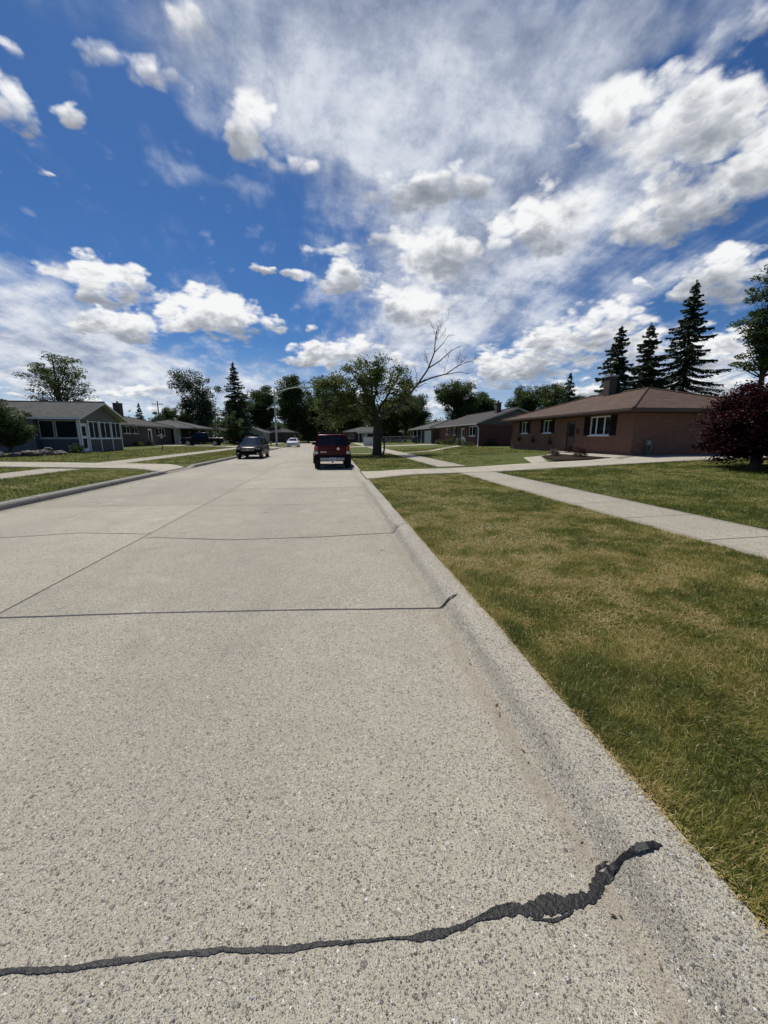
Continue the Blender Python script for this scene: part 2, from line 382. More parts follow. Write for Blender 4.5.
# ------------------------------------------------------------------ ground, road, kerbs, paths
def concrete(name, tone, agg=1.0, slabs=True, stain=False, kerbdirt=False):
    m, t, b = newmat(name); P = pos(t); x, y, z = t.xyz(P)
    def vor(scale, rnd=1.):
        v = t.n('ShaderNodeTexVoronoi'); t.set(v.inputs['Vector'], t.vm('ADD', P, t.vm('SCALE', t.noise(P, scale*.9, 1, .5, col=True), scale=.55/scale)))
        v.inputs['Scale'].default_value = scale; v.inputs['Randomness'].default_value = rnd
        return v
    big = t.noise(P, .35, 4, .6); med = t.noise(P, 2.3, 5, .65); fine = t.noise(P, 320, 2, .6)
    base = t.ramp(t.m('ADD', t.m('MULTIPLY', big, .5), t.m('MULTIPLY', med, .5)), [(.3, [c*.76 for c in tone]), (.72, [c*1.15 for c in tone])])
    base = t.mix(1., base, t.ramp(fine, [(.25, .70), (.75, 1.22)]), 'MULTIPLY')
    h = t.m('MULTIPLY', fine, .3)
    if kerbdirt:
        wob = t.m('MULTIPLY', t.m('SUBTRACT', t.noise(P, 4., 4), .5), .10)
        dd = t.m('ABSOLUTE', t.m('SUBTRACT', t.m('ADD', x, wob), 1.03))
        base = t.mix(t.m('MULTIPLY', t.mr(dd, .085, .02), t.mr(t.noise(P, .9, 5, .7), .36, .66, .06, .48)), base, (.19, .165, .125, 1))
    for sc, lim, amt in ((34, .0098, .85), (66, .0060, .92), (120, .0044, .9), (215, .0027, .85), (380, .0015, .8)):
        v = vor(sc); cr = t.xyz(v.outputs['Color'])
        stone = t.ramp(cr[0], [(0., (.03, .028, .026)), (.22, (.085, .078, .07)), (.45, (.19, .17, .14)), (.62, (.33, .29, .22)), (.8, (.25, .245, .24)), (.92, (.52, .50, .45)), (1., (.72, .70, .66))])
        r = t.m('MULTIPLY_ADD', cr[1], lim*sc*.9, lim*sc*.25)
        k = t.m('MULTIPLY', t.m('LESS_THAN', v.outputs['Distance'], r), t.m('GREATER_THAN', cr[2], 1-(.62 if sc > 40 else .5)*agg))
        base = t.mix(t.m('MULTIPLY', k, amt), base, stone)
        h = t.m('ADD', h, t.m('MULTIPLY', k, t.m('SUBTRACT', r, v.outputs['Distance'])))
    if slabs:
        cell = t.comb(t.m('FLOOR', t.m('DIVIDE', t.m('ADD', x, 3.06), 4.2)), t.m('FLOOR', t.m('DIVIDE', t.m('SUBTRACT', y, .5), 3.02)), 0.)
        wn = t.n('ShaderNodeTexWhiteNoise'); t.set(wn.inputs['Vector'], cell)
        base = t.mix(1., base, t.ramp(wn.outputs[0], [(0., .90), (1., 1.06)]), 'MULTIPLY')
    if stain:
        wob = t.m('MULTIPLY', t.m('SUBTRACT', t.noise(P, 3., 4), .5), .16)
        for c, wd, col, am in ((.925, .075, (.27, .235, .18), .55), (-7.16, .14, (.17, .155, .125), .8)):
            dd = t.m('ABSOLUTE', t.m('SUBTRACT', t.m('ADD', x, wob), c))
            base = t.mix(t.m('MULTIPLY', t.mr(dd, wd, wd*.25), t.mr(t.noise(P, 1.7, 5, .7), .3, .62, .25, am)), base, c4(col))
        # faint oily track down each lane and old drips
        for c in (-1.0, -5.3):
            dd = t.m('ABSOLUTE', t.m('SUBTRACT', x, c))
            base = t.mix(t.m('MULTIPLY', t.mr(dd, .9, .1, 0., .22), t.mr(med, .35, .7)), base, (.15, .14, .13, 1))
        bl = t.noise(P, 1.1, 6, .68, .6); base = t.mix(t.mr(bl, .50, .76, 0., .36), base, (.17, .155, .125, 1)); base = t.mix(t.mr(t.noise(P, .8, 5, .7, .3), .56, .78, 0., .35), base, (.62, .57, .46, 1))
        sp = t.n('ShaderNodeTexVoronoi'); t.set(sp.inputs['Vector'], P); sp.inputs['Scale'].default_value = 1.1
        base = t.mix(t.m('MULTIPLY', t.mr(t.m('ADD', sp.outputs['Distance'], t.m('MULTIPLY', t.noise(P, 20, 3), .05)), .085, .05), .65), base, (.09, .085, .08, 1))
    t.set(b.inputs['Base Color'], base); b.inputs['Roughness'].default_value = .88; b.inputs['Specular IOR Level'].default_value = .3
    bump(t, b, h, .55, .012)
    return m

ROADM = concrete('road_concrete', (.452, .410, .318), 1.2, True, True)
KERBM = concrete('kerb_concrete', (.475, .435, .345), 1.25, False, False, True)
KERBSH = concrete('shaded_kerb', (.235, .225, .20), .5, False, False)  # far kerb: darker tone paints in the shade of its road-side face
WALKM = concrete('walk_concrete', (.42, .375, .285), .9, False, False)
DRIVM = concrete('drive_concrete', (.43, .385, .30), .45, False, False)
TARM, _t, _b = newmat('tar')
_n = _t.noise(pos(_t), 60, 4, .6)
_t.set(_b.inputs['Base Color'], _t.ramp(_n, [(.3, (.004, .004, .0045)), (.62, (.014, .014, .015)), (.8, (.045, .045, .045))])); _b.inputs['Roughness'].default_value = .45; _b.inputs['Specular IOR Level'].default_value = .3
bump(_t, _b, _n, .7, .01)
THINM = pm('joint_filler', (.035, .033, .03), .75, .5, 30)

def lawn_mat(name):
    m, t, b = newmat(name); P = pos(t); x, y, z = t.xyz(P)
    n1 = t.noise(P, .55, 5, .65); n2 = t.noise(P, 3.2, 4, .6); n3 = t.noise(P, 34, 4, .7); n4 = t.noise(P, 140, 2, .6)
    f = t.m('ADD', t.m('ADD', t.m('MULTIPLY', n1, .45), t.m('MULTIPLY', n2, .3)), t.m('MULTIPLY', n3, .3))
    far = t.ramp(f, [(.34, (.055, .080, .014)), (.52, (.085, .108, .022)), (.66, (.125, .128, .036)), (.8, (.21, .17, .08))])
    g = t.m('ADD', t.m('MULTIPLY', n3, .55), t.m('MULTIPLY', n4, .5))
    col = t.mix(1., far, t.ramp(g, [(.3, .45), (.72, 1.35)]), 'MULTIPLY')
    t.set(b.inputs['Base Color'], col); b.inputs['Roughness'].default_value = .9; b.inputs['Specular IOR Level'].default_value = .15
    bump(t, b, g, .9, .06)
    return m
LAWNM = lawn_mat('lawn')

# one ground sheet to the horizon
xs = sorted(set([-900, -400, -200, -100, -60, -40, -30] + list(np.arange(-26, -7.6, .75)) + [-7.62, -7.53, -7.45, -3, .9, 1.16, 1.24, 1.32] + list(np.arange(1.7, 20, .6)) + [22, 26, 30, 40, 60, 100, 200, 400, 900]))
ys = sorted(set([-300, -100, -40, -20, -10] + list(np.arange(-5, 26, .5)) + list(np.arange(26, 90, 1.)) + [90, 100, 110, 120, 135, 160, 200, 300, 500, 1100]))
gv = []; gf = []
for yy in ys:
    for xx in xs:
        zz = -.2 if -7.5 < xx < 1.2 and yy < 150 else (gzz(xx, yy) if not (-7.6 < xx < 1.3) else (.085 if yy < 150 else .1))
        if (-7.6 < xx < 1.3) and not (-7.5 < xx < 1.2): zz = .09 - .085*cut(1 if xx > 0 else -1, yy)
        gv.append((xx, yy, zz))
nx = len(xs)
for j in range(len(ys)-1):
    for i in range(nx-1): gf.append((j*nx+i, j*nx+i+1, (j+1)*nx+i+1, (j+1)*nx+i))
tag(np_mesh('ground', np.array(gv), np.array(gf), LAWNM, smooth=True), 'mown patchy green and straw lawn ground along the street', kind='structure')

# road: gentle crown would not read, one concrete sheet
m = MB(); m.quad((-7.3, -60, 0), (1.0, -60, 0), (1.0, 150, 0), (-7.3, 150, 0))
road = tag(m.build('road', ROADM), 'worn exposed aggregate concrete street', kind='structure')

KPL = [(.0, .0), (.018, .09), (.035, .125), (.06, .138), (.14, .142), (.24, .142), (.325, .10), (.325, -.2), (0, -.2)]
KP = [(.0, .0), (.028, .012), (.060, .066), (.088, .100), (.13, .116), (.30, .122), (.325, .09), (.325, -.2), (0, -.2)]
def kerb(side, name, label):
    x0 = .98 if side > 0 else -7.27
    yy = list(np.arange(-40, -4, 4)) + list(np.arange(-4, 30, .2)) + list(np.arange(30, 70, .5)) + list(np.arange(70, 151, 5))
    rings = []
    for y in yy:
        c = cut(side, y); r = []
        wb = .006*math.sin(y*2.1+side) + .004*math.sin(y*5.3)
        for u, z in (KP if side > 0 else KPL):
            zz = z if z < 0 else (z*(1-.80*c) + (RN.uniform(-.003, .003) if 0 < u < .32 else 0))
            r.append((x0 + side*(u + (wb if u > .04 else 0)), y, zz + (.0015 if z >= 0 else 0)))
        rings.append(r)
    m = MB(); m.loft(rings)
    return tag(m.build(name, KERBM if side > 0 else KERBSH, smooth=True, angle=50), label, kind='structure')
KR = kerb(1, 'kerb', 'rolled concrete kerb beside the wide dry grass strip')
KL = kerb(-1, 'kerb', 'grey concrete kerb across the street before the porch house')

def kz(x):
    u = x-.98
    if u <= 0: return 0.
    for (a, za), (b_, zb) in zip(KP[:6], KP[1:6]):
        if u <= b_: return za+(zb-za)*(u-a)/(b_-a)
    return .122

def ribbon(name, pts, ws, mat, parent, step=.012, rag=.35, dome=.0012, lift=.003, seed=1):
    """ragged poured seam along a line on the road (and up the kerb)"""
    rs = random.Random(seed); P = [Vector((p[0], p[1], 0)) for p in pts]
    cum = [0]
    for a, b_ in zip(P, P[1:]): cum.append(cum[-1]+(b_-a).length)
    n = max(4, int(cum[-1]/step)); V = []; F = []
    e = [0, 0]; lo = [0, 0]; cw = 0
    for i in range(n+1):
        s = cum[-1]*i/n; k = 0
        while k < len(P)-2 and cum[k+1] < s: k += 1
        f = (s-cum[k])/max(1e-6, cum[k+1]-cum[k]); c = P[k].lerp(P[k+1], f); w = ws[k]+(ws[k+1]-ws[k])*f
        d = (P[k+1]-P[k]).normalized(); nrm = Vector((-d.y, d.x, 0))
        for q in (0, 1): lo[q] = .93*lo[q] + rs.gauss(0, rag*.155); e[q] = lo[q] + rs.gauss(0, rag*.07)
        cw = .95*cw + rs.gauss(0, rag*.12)
        taper = min(1, i/3, (n-i)/3)*.9+.1
        off = nrm*w*cw*.5
        for q, u in enumerate((-1, -.5, 0, .5, 1)):
            ww = w*.5*(1 + (e[0] if u < 0 else e[1] if u > 0 else 0))*taper
            ww = max(ww, .15*w)
            p = c + off + nrm*u*ww
            V.append((p.x, p.y, kz(p.x) + lift + (.013*sstep(.975, 1.0, p.x)*(1-sstep(1.1, 1.16, p.x)) + .002*sstep(1.1, 1.16, p.x) if p.x > .97 else 0) + dome*(1-u*u)*min(1, w/.02)*(.96+.08*rs.random())))
        if i:
            for q in range(4): F.append(((i-1)*5+q, (i-1)*5+q+1, i*5+q+1, i*5+q))
    return np_mesh(name, np.array(V), np.array(F), mat, parent, smooth=True)

S1 = [(-3.05, 1.17), (-2.2, 1.10), (-1.5, 1.06), (-1.041, 1.032), (-0.924, 1.021), (-0.811, 1.019), (-0.573, 1.004), (-0.328, 0.985), (-0.077, 0.966), (0.181, 0.951), (0.315, 0.949), (0.458, 0.962), (0.601, 0.963), (0.744, 0.955), (0.866, 0.968), (0.949, 1.007), (1.005, 1.037), (1.03, 1.029), (1.056, 1.019), (1.105, 1.012), (1.17, 1.02)]
W1 = [.012, .014, .016, .015, .018, .016, .013, .013, .015, .013, .026, .008, .036, .056, .046, .034, .020, .016, .020, .030, .036]
ribbon('tar_seam', S1, W1, TARM, road, seed=3, rag=.8, step=.006)
ribbon('tar_seam', [(.40, .955), (.47, .972), (.52, .985), (.60, .992)], [.003, .008, .010, .003], TARM, road, seed=14, rag=.8, step=.006)
ribbon('tar_seam', [(.93, 1.03), (.955, 1.05), (.985, 1.056), (1.005, 1.05)], [.003, .012, .010, .003], TARM, road, seed=15, rag=.7, step=.006)
ribbon('tar_seam', [(.62, .938), (.70, .926), (.78, .936)], [.003, .010, .003], TARM, road, seed=16, rag=.8, step=.006)
S2 = [(-3.06, 3.66), (-2.996, 3.655), (-1.703, 3.581), (-0.331, 3.46), (0.986, 3.319), (1.045, 3.293), (1.092, 3.293), (1.172, 3.356)]
ribbon('tar_seam', S2, [.018, .02, .019, .021, .024, .026, .022, .012], TARM, road, seed=5, rag=.3, step=.02)
S3 = [(-3.06, 6.45), (-2.9, 6.50), (-1.626, 6.169), (-0.219, 6.167), (0.951, 6.278), (1.048, 6.241), (1.18, 6.345)]
ribbon('tar_seam', S3, [.02, .02, .026, .022, .022, .025, .012], TARM, road, seed=6, rag=.3, step=.03)
ribbon('tar_seam', [(-7.27, 6.72), (-5.336, 6.794), (-4.265, 6.983), (-3.139, 6.761), (-3.06, 6.74)], [.018]*5, TARM, road, seed=7, rag=.3, step=.03)
ribbon('tar_seam', [(-7.27, 3.72), (-5.0, 3.66), (-3.06, 3.72)], [.018]*3, TARM, road, seed=8, rag=.3, step=.03)
y = 9.35; k = 0
while y < 60:
    j = RN.uniform(-.08, .08)
    ribbon('tar_seam', [(-3.06, y+j), (-1, y+j*.3), (.99, y-j)], [.016, .014, .014], THINM, road, seed=20+k, rag=.25, step=.06)
    ribbon('tar_seam', [(-7.27, y+.5+j), (-5, y+.45), (-3.06, y+.42-j)], [.012]*3, THINM, road, seed=60+k, rag=.25, step=.06)
    y += 3.05; k += 1
ribbon('tar_seam', [(-3.06, -8), (-3.075, 5), (-3.05, 12), (-3.06, 40), (-3.06, 100)], [.017, .017, .018, .02, .022], THINM, road, seed=99, rag=.25, step=.05)
# cold joints across the kerbs
for sd_, x0 in ((1, .98), (-1, -7.27)):
    for i, yj in enumerate([6.43, 9.3, 12.3, 18.4, 21.4, 24.4, 27.5, 10.6, 13.9, 16.9, 24.9]):
        if cut(sd_, yj) > .1 or (sd_ > 0) != (i < 7): continue
        m = MB(); w_ = .016
        K_ = KP if sd_ > 0 else KPL
        for (a, za), (b_, zb) in zip(K_[:5], K_[1:6]):
            m.quad((x0+sd_*a, yj-w_/2, za+.004), (x0+sd_*b_, yj-w_/2, zb+.004), (x0+sd_*b_, yj+w_/2, zb+.004), (x0+sd_*a, yj+w_/2, za+.004))
        m.build('kerb_joint', THINM, KR if sd_ > 0 else KL)

def sheet(name, outline, mat, label, up=.022, nseg=24, joints=None):
    """flat pavement that follows the ground: outline = list of (near_xy, far_xy) rungs, subdivided"""
    V = []; F = []; R = []
    for (a0, b0), (a1, b1) in zip(outline, outline[1:]):
        n = max(1, int(max((Vector(a1)-Vector(a0)).length, (Vector(b1)-Vector(b0)).length)/.35))
        for i in range(n): R.append((Vector(a0).lerp(Vector(a1), i/n), Vector(b0).lerp(Vector(b1), i/n)))
    R.append((Vector(outline[-1][0]), Vector(outline[-1][1])))
    W = 7
    for a, b_ in R:
        for q in range(W):
            p = a.lerp(b_, q/(W-1)); V.append((p.x, p.y, gzz(p.x, p.y)+up))
        # skirts
        V.append((a.x, a.y, gzz(a.x, a.y)-.06)); V.append((b_.x, b_.y, gzz(b_.x, b_.y)-.06))
    K = W+2
    for i in range(len(R)-1):
        for q in range(W-1): F.append((i*K+q, i*K+q+1, (i+1)*K+q+1, (i+1)*K+q))
        F.append((i*K+W, i*K, (i+1)*K, (i+1)*K+W)); F.append((i*K+W-1, i*K+W+1, (i+1)*K+W+1, (i+1)*K+W-1))
    o = np_mesh(name, np.array(V), np.array(F), mat)
    if joints:
        m = MB()
        for (p, q) in joints:
            p = Vector(p); q = Vector(q); d = (q-p).normalized(); nn = Vector((-d.y, d.x))*.006
            ns = 6
            for i in range(ns):
                a = p.lerp(q, i/ns); c = p.lerp(q, (i+1)/ns); za = gzz(a.x, a.y)+up+.004; zc = gzz(c.x, c.y)+up+.004
                m.quad((a.x-nn.x, a.y-nn.y, za), (c.x-nn.x, c.y-nn.y, zc), (c.x+nn.x, c.y+nn.y, zc), (a.x+nn.x, a.y+nn.y, za))
        m.build('slab_joint', THINM, o)
    return tag(o, label, kind='structure')

SWR = (5.06, 6.48); SWL = (-12.65, -11.2)
def swseg(x0, x1, y0, y1, label):
    js = [((x0+.02, yy), (x1-.02, yy)) for yy in np.arange(math.ceil(y0/1.5)*1.5, y1, 1.5) if yy < 60]
    sheet('sidewalk', [((x0, y0), (x1, y0)), ((x0, y1), (x1, y1))], WALKM, label, joints=js)
swseg(*SWR, -25, 14.75, 'pale concrete sidewalk crossing the lawn of the brown brick house')
swseg(*SWR, 18.0, 100, 'pale concrete sidewalk passing behind the street tree')
swseg(*SWL, -25, 19.0, 'narrow concrete sidewalk beyond the verge across the street')
swseg(*SWL, 22.6, 100, 'concrete sidewalk past the porch house and yard lamp')
sheet('driveway', [((1.3, 14.2), (1.3, 17.6)), ((2.4, 14.62), (2.4, 17.1)), ((5.0, 14.78), (5.0, 17.05)), ((6.5, 14.76), (6.5, 17.3)), ((9, 15.1), (9, 18.0)), ((13.4, 15.75), (13.4, 18.65)), ((17.1, 16.0), (17.1, 20.4)), ((31, 17.0), (31, 20.4))], DRIVM, 'long pale concrete driveway leading to the brown brick house',
      joints=[((3.4, 14.75), (3.4, 17.0)), ((5.03, 14.75), (5.03, 17.0)), ((6.5, 14.8), (6.5, 17.25)), ((9.5, 15.2), (9.5, 18.05)), ((13, 15.75), (13, 18.6)), ((1.7, 15.95), (16.8, 17.9))])
sheet('driveway', [((-7.6, 18.5), (-7.6, 21.4)), ((-8.7, 19.3), (-8.7, 22.3)), ((-11.1, 19.5), (-11.1, 22.7)), ((-13, 19.7), (-13, 22.9)), ((-34, 20.6), (-34, 22.6))], DRIVM, 'concrete driveway running past the rock bed of the porch house',
      joints=[((-11.2, 19.55), (-11.2, 22.6)), ((-12.65, 19.7), (-12.65, 22.8))])
sheet('driveway', [((1.3, 55.6), (1.3, 59.4)), ((16, 56.2), (16, 62.0))], DRIVM, 'pale driveway leading to the white garage door')
sheet('driveway', [((-7.6, 56.0), (-7.6, 61.0)), ((-25.2, 57.5), (-25.2, 62.5))], DRIVM, 'driveway under the dark pickup truck')
sheet('walkway', [((9.9, 18.1), (10.9, 18.35)), ((11.6, 22.3), (12.9, 22.5)), ((15.6, 24.6), (15.2, 25.4))], DRIVM, 'short front walk bending past the mulch bed', up=.03)
sheet('walkway', [((15.2, 18.7), (15.2, 25.3)), ((17.2, 20.0), (17.2, 27.4))], DRIVM, 'concrete landing along the front wall of the brown house', up=.034)
sheet('walkway', [((1.3, 33.9), (1.3, 34.8)), ((5.05, 33.9), (5.05, 34.8))], DRIVM, 'short carriage walk from kerb to sidewalk beside the street tree')
sheet('walkway', [((6.5, 33.7), (6.5, 34.8)), ((9.6, 35.6), (9.2, 36.6)), ((12.8, 41.5), (12.0, 42.2)), ((17.0, 48.6), (16.4, 49.6))], DRIVM, 'front walk curving to the red brick house')
# mulch bed
mm, t, b = newmat('mulch'); n = t.noise(pos(t), 28, 5, .7)
t.set(b.inputs['Base Color'], t.ramp(n, [(.3, (.016, .012, .009)), (.6, (.05, .036, .025)), (.8, (.12, .095, .07))])); b.inputs['Roughness'].default_value = .95; b.inputs['Specular IOR Level'].default_value = .05; bump(t, b, n, 1, .05)
sheet('mulch_bed', [((11.5, 18.8), (13.0, 22.7)), ((13.2, 18.78), (14.8, 24.0)), ((15.16, 19.4), (15.16, 23.9))], mm, 'dark mulch planting bed before the brown brick house', up=.05)
# ------------------------------------------------------------------ foliage tools
FOLD = foliage('leaf_dark', (.026, .044, .015), (.12, .165, .05), .42, spec=.15)
FOLM = foliage('leaf_mid', (.022, .040, .012), (.115, .155, .042), .4)
FOLO = foliage('leaf_olive', (.040, .060, .018), (.18, .215, .062), .48)
FOLS = foliage('leaf_silver', (.035, .05, .024), (.15, .18, .10), .35)
FOLC = foliage('needles', (.016, .028, .016), (.070, .098, .052), .22)
FOLB = foliage('needles_blue', (.010, .018, .015), (.045, .062, .050), .10)
FOLR = foliage('leaf_purple', (.008, .0018, .0025), (.062, .009, .013), .25, rough=.6, spec=.12)
FOLT = foliage('leaf_tan', (.05, .035, .02), (.26, .2, .12), .2)
def bark(name, c1, c2):
    m, t, b = newmat(name); P = objc(t)
    mp = t.n('ShaderNodeMapping'); t.set(mp.inputs['Vector'], P); mp.inputs['Scale'].default_value = (1, 1, .18)
    n = t.noise(mp.outputs[0], 14, 6, .65, .6)
    t.set(b.inputs['Base Color'], t.ramp(n, [(.3, c1), (.72, c2)])); b.inputs['Roughness'].default_value = .92; b.inputs['Specular IOR Level'].default_value = .2
    bump(t, b, n, .9, .05)
    return m
BARK = bark('bark', (.022, .018, .014), (.10, .082, .065))
BARKG = bark('bark_bare', (.045, .038, .033), (.15, .13, .115))

def leaf_quads(P, size, flat=.0, asp=.55, jit=.35, tint=None, dirs=None):
    """one small folded diamond per point"""
    n = len(P)
    if dirs is None:
        u = NP.normal(0, 1, (n, 3)); u[:, 2] *= (1-flat)
    else: u = dirs + NP.normal(0, .25, (n, 3))
    u /= np.linalg.norm(u, axis=1)[:, None]+1e-9
    w = NP.normal(0, 1, (n, 3)); w[:, 2] *= (1-flat); w = np.cross(u, w); w /= np.linalg.norm(w, axis=1)[:, None]+1e-9
    if flat:                      # blades lie closer to level
        w[:, 2] *= (1-flat)
    s = size*(1+NP.uniform(-jit, jit, n))[:, None]
    V = np.stack([P - u*s*.5, P + w*s*.5*asp - u*s*.02, P + u*s*.5, P - w*s*.5*asp - u*s*.02], 1).reshape(-1, 3)
    F = np.arange(4*n).reshape(n, 4)
    T = np.clip((tint if tint is not None else np.full(n, .45)) + NP.normal(0, .22, n), 0, 1)
    return V, F, np.repeat(T, 4)

def curve_pts(a, b, bow, n=7, wob=.0, rs=RN):
    a, b = Vector(a), Vector(b); m = (a+b)/2 + Vector(bow); out = []
    for i in range(n+1):
        t = i/n; p = a*(1-t)**2 + m*2*t*(1-t) + b*t*t
        if 0 < i < n and wob: p += Vector((rs.uniform(-wob, wob), rs.uniform(-wob, wob), rs.uniform(-wob, wob)))
        out.append(p)
    return out

def in_lobes(lobes, n, rs, shell=.45):
    """n tip points inside a union of ellipsoids, biased outward"""
    w = [l[1][0]*l[1][1]*l[1][2] for l in lobes]; out = []
    for _ in range(n):
        c, r = rs.choices(lobes, w)[0]
        d = Vector((rs.gauss(0, 1), rs.gauss(0, 1), rs.gauss(0, 1))).normalized(); q = shell+(1-shell)*rs.random()**.6
        out.append(Vector((c[0]+d.x*r[0]*q, c[1]+d.y*r[1]*q, c[2]+d.z*r[2]*q)))
    return out

def broadleaf(label, base, trunk_h, r0, lobes, tips=60, per=110, leaf=.16, clump=.75, mat=None, group=None, seed=1, name='broadleaf_tree', cat='tree', flat=.35, top=None, extra=None, squash=.65, bk=None, lean=(0, 0)):
    """lobes in coordinates relative to base: list of ((x,y,z),(rx,ry,rz))"""
    rs = random.Random(seed); base = Vector(base); mat = mat or FOLD
    h = thing(name, label, cat, base, group)
    L = [((base.x+c[0], base.y+c[1], base.z+c[2]), r) for c, r in lobes]
    top = top or max(c[2]+r[2]*.45 for c, r in lobes)
    m = MB()
    ax = curve_pts(base+Vector((0, 0, -.1)), base+Vector((lean[0], lean[1], top)), (rs.uniform(-.3, .3), rs.uniform(-.3, .3), 0), 9, r0*.15, rs)
    rr = [r0*(1.35 if i == 0 else 1.08 if i == 1 else 1)*(1-.85*(i/9)**1.1) for i in range(10)]
    m.tube(ax, rr, 10)
    T = in_lobes(L, tips, rs); C = []
    for tp in T:
        # leave the trunk below the tip
        hz = (tp.z-base.z); k = max(trunk_h, min(top*.92, hz*rs.uniform(.45, .8)))/top
        i = k*9; i0 = min(8, int(i)); st = ax[i0].lerp(ax[i0+1], i-i0)
        pts = curve_pts(st, tp, (0, 0, -.08*(tp-st).length+rs.uniform(-.2, .2)), 6, .05*(tp-st).length*.5, rs)
        rb = max(.012, rr[i0]*rs.uniform(.22, .42)); m.tube(pts, [rb*(1-.85*j/6) for j in range(7)], 5)
        C.append((tp, 1.)); C.append((pts[4].lerp(pts[5], rs.random()), .7))
    trunk = m.build('trunk', bk or BARK, h, smooth=True, angle=80)
    P = []; D = []
    for c, q in C:
        n = int(per*q*rs.uniform(.6, 1.4)); cr = clump*rs.uniform(.65, 1.3)
        g = NP.normal(0, 1, (n, 3)); g /= (np.linalg.norm(g, axis=1)[:, None]+1e-9); g *= (NP.random(n)**.45)[:, None]*cr; g[:, 2] *= squash
        P.append(g+np.array(c)); D.append(np.full(n, rs.uniform(.2, .7)))
    if extra is not None: P.append(extra); D.append(np.full(len(extra), .4))
    V, F, TT = leaf_quads(np.concatenate(P), leaf, flat, tint=np.concatenate(D))
    np_mesh('crown', V, F, mat, h, {'tint': TT})
    return h

def conifer(label, base, H, R, z0=.08, seed=1, group=None, mat=None, dens=1., droop=.25, gap=.5, name='spruce_tree', shape=.85, r0=None, bare=.0, needle=.3, nb=9):
    """tiers of drooping boughs; z0 = height of the lowest tier as a share of H"""
    rs = random.Random(seed); base = Vector(base); h = thing(name, label, 'tree', base, group); mat = mat or FOLC
    r0 = r0 or H*.014
    m = MB(); n = 12
    ax = [base+Vector((rs.uniform(-.04, .04)*i*.4, rs.uniform(-.04, .04)*i*.4, -.1+(H+.1)*i/n)) for i in range(n+1)]
    m.tube(ax, [r0*(1.2 if i == 0 else 1)*(1-.93*i/n) for i in range(n+1)], 8)
    P = []; D = []; T = []
    z = H*z0
    while z < H*.985:
        t = z/H; tt = (t-z0)/(1-z0)
        Rz = R*((1-tt)**shape)*(.55+.45*min(1, tt*6+.35))+.12
        k = max(4, int(nb*(1-.45*tt))); ph = rs.random()*6.28
        for q in range(k):
            if rs.random() < bare*(1.2-tt): continue
            a = ph+6.283*q/k+rs.uniform(-.3, .3); L = Rz*rs.uniform(.5, 1.22); zb_ = z+rs.uniform(-.25, .25)
            st = base+Vector((0, 0, zb_)); en = st+Vector((math.cos(a)*L, math.sin(a)*L, -droop*L*rs.uniform(.5, 1.3)+.35*tt*L))
            pts = curve_pts(st, en, (0, 0, droop*L*-.25), 5)
            m.tube(pts, [max(.008, r0*.28*(1-tt)*(1-.8*j/5)) for j in range(6)], 4)
            nn = max(8, int(dens*L*34)); s = NP.random(nn)**.75
            A = np.array([list(p) for p in pts]); idx = np.minimum((s*5).astype(int), 4); fr = (s*5-idx)[:, None]
            c = A[idx]*(1-fr)+A[idx+1]*fr
            wd = (.10+.30*L*.33*np.sin(np.clip(s*1.05, 0, 1)*3.14)**.7)
            sd_ = NP.normal(0, 1, nn)*wd*.62
            ox = np.array([-math.sin(a), math.cos(a), 0.]); od = np.array([math.cos(a), math.sin(a), -.25])
            c = c+sd_[:, None]*ox; c[:, 2] += -np.abs(NP.normal(0, 1, nn))*.10*(1+L*.12) - np.abs(sd_)*.25
            P.append(c); D.append(np.sign(sd_)[:, None]*ox*.75+od*.8+np.array([0, 0, -.2])); T.append(np.full(nn, rs.uniform(.15, .65)))
        z += gap*rs.uniform(.75, 1.25)*(1-.45*tt)
    # leader
    P.append(np.array(base)+np.array([0, 0, 1])*np.linspace(H*.95, H*1.0, 20)[:, None]+NP.normal(0, .05, (20, 3))); D.append(np.tile([[0, 0, 1.]], (20, 1))); T.append(np.full(20, .4))
    m.build('trunk', BARK, h, smooth=True, angle=80)
    V, F, TT = leaf_quads(np.concatenate(P), needle, 0, asp=.42, tint=np.concatenate(T), dirs=np.concatenate(D))
    np_mesh('crown', V, F, mat, h, {'tint': TT})
    return h

def shrub(label, c, r, n, leaf, mat, name='shrub', group=None, seed=1, stems=6, clumps=24, cat='shrub'):
    rs = random.Random(seed); z0 = gzz(c[0], c[1]); b = Vector((c[0], c[1], z0)); h = thing(name, label, cat, b, group)
    m = MB(); P = []; D = []
    for i in range(clumps):
        d = Vector((rs.gauss(0, 1), rs.gauss(0, 1), abs(rs.gauss(0, .9)))).normalized(); q = .55+.45*rs.random()
        p = b+Vector((d.x*r[0]*q*.8, d.y*r[1]*q*.8, .12+d.z*r[2]*q))
        if i < stems*2: m.tube(curve_pts(b+Vector((rs.uniform(-.05, .05), rs.uniform(-.05, .05), -.03)), p, (0, 0, .1), 5), [.02*max(.3, r[2]*.5)*(1-.8*j/5) for j in range(6)], 5)
        k = int(n/clumps*rs.uniform(.6, 1.4)); g = NP.normal(0, .5, (k, 3))*np.array(r)*.42
        pp = g+np.array(p); pp = pp[pp[:, 2] > z0+.02]; P.append(pp); D.append(np.full(len(pp), rs.uniform(.2, .7)))
    m.build('stem', BARK, h)
    V, F, T = leaf_quads(np.concatenate(P), leaf, .2, tint=np.concatenate(D)); np_mesh('leaves', V, F, mat, h, {'tint': T})
    return h
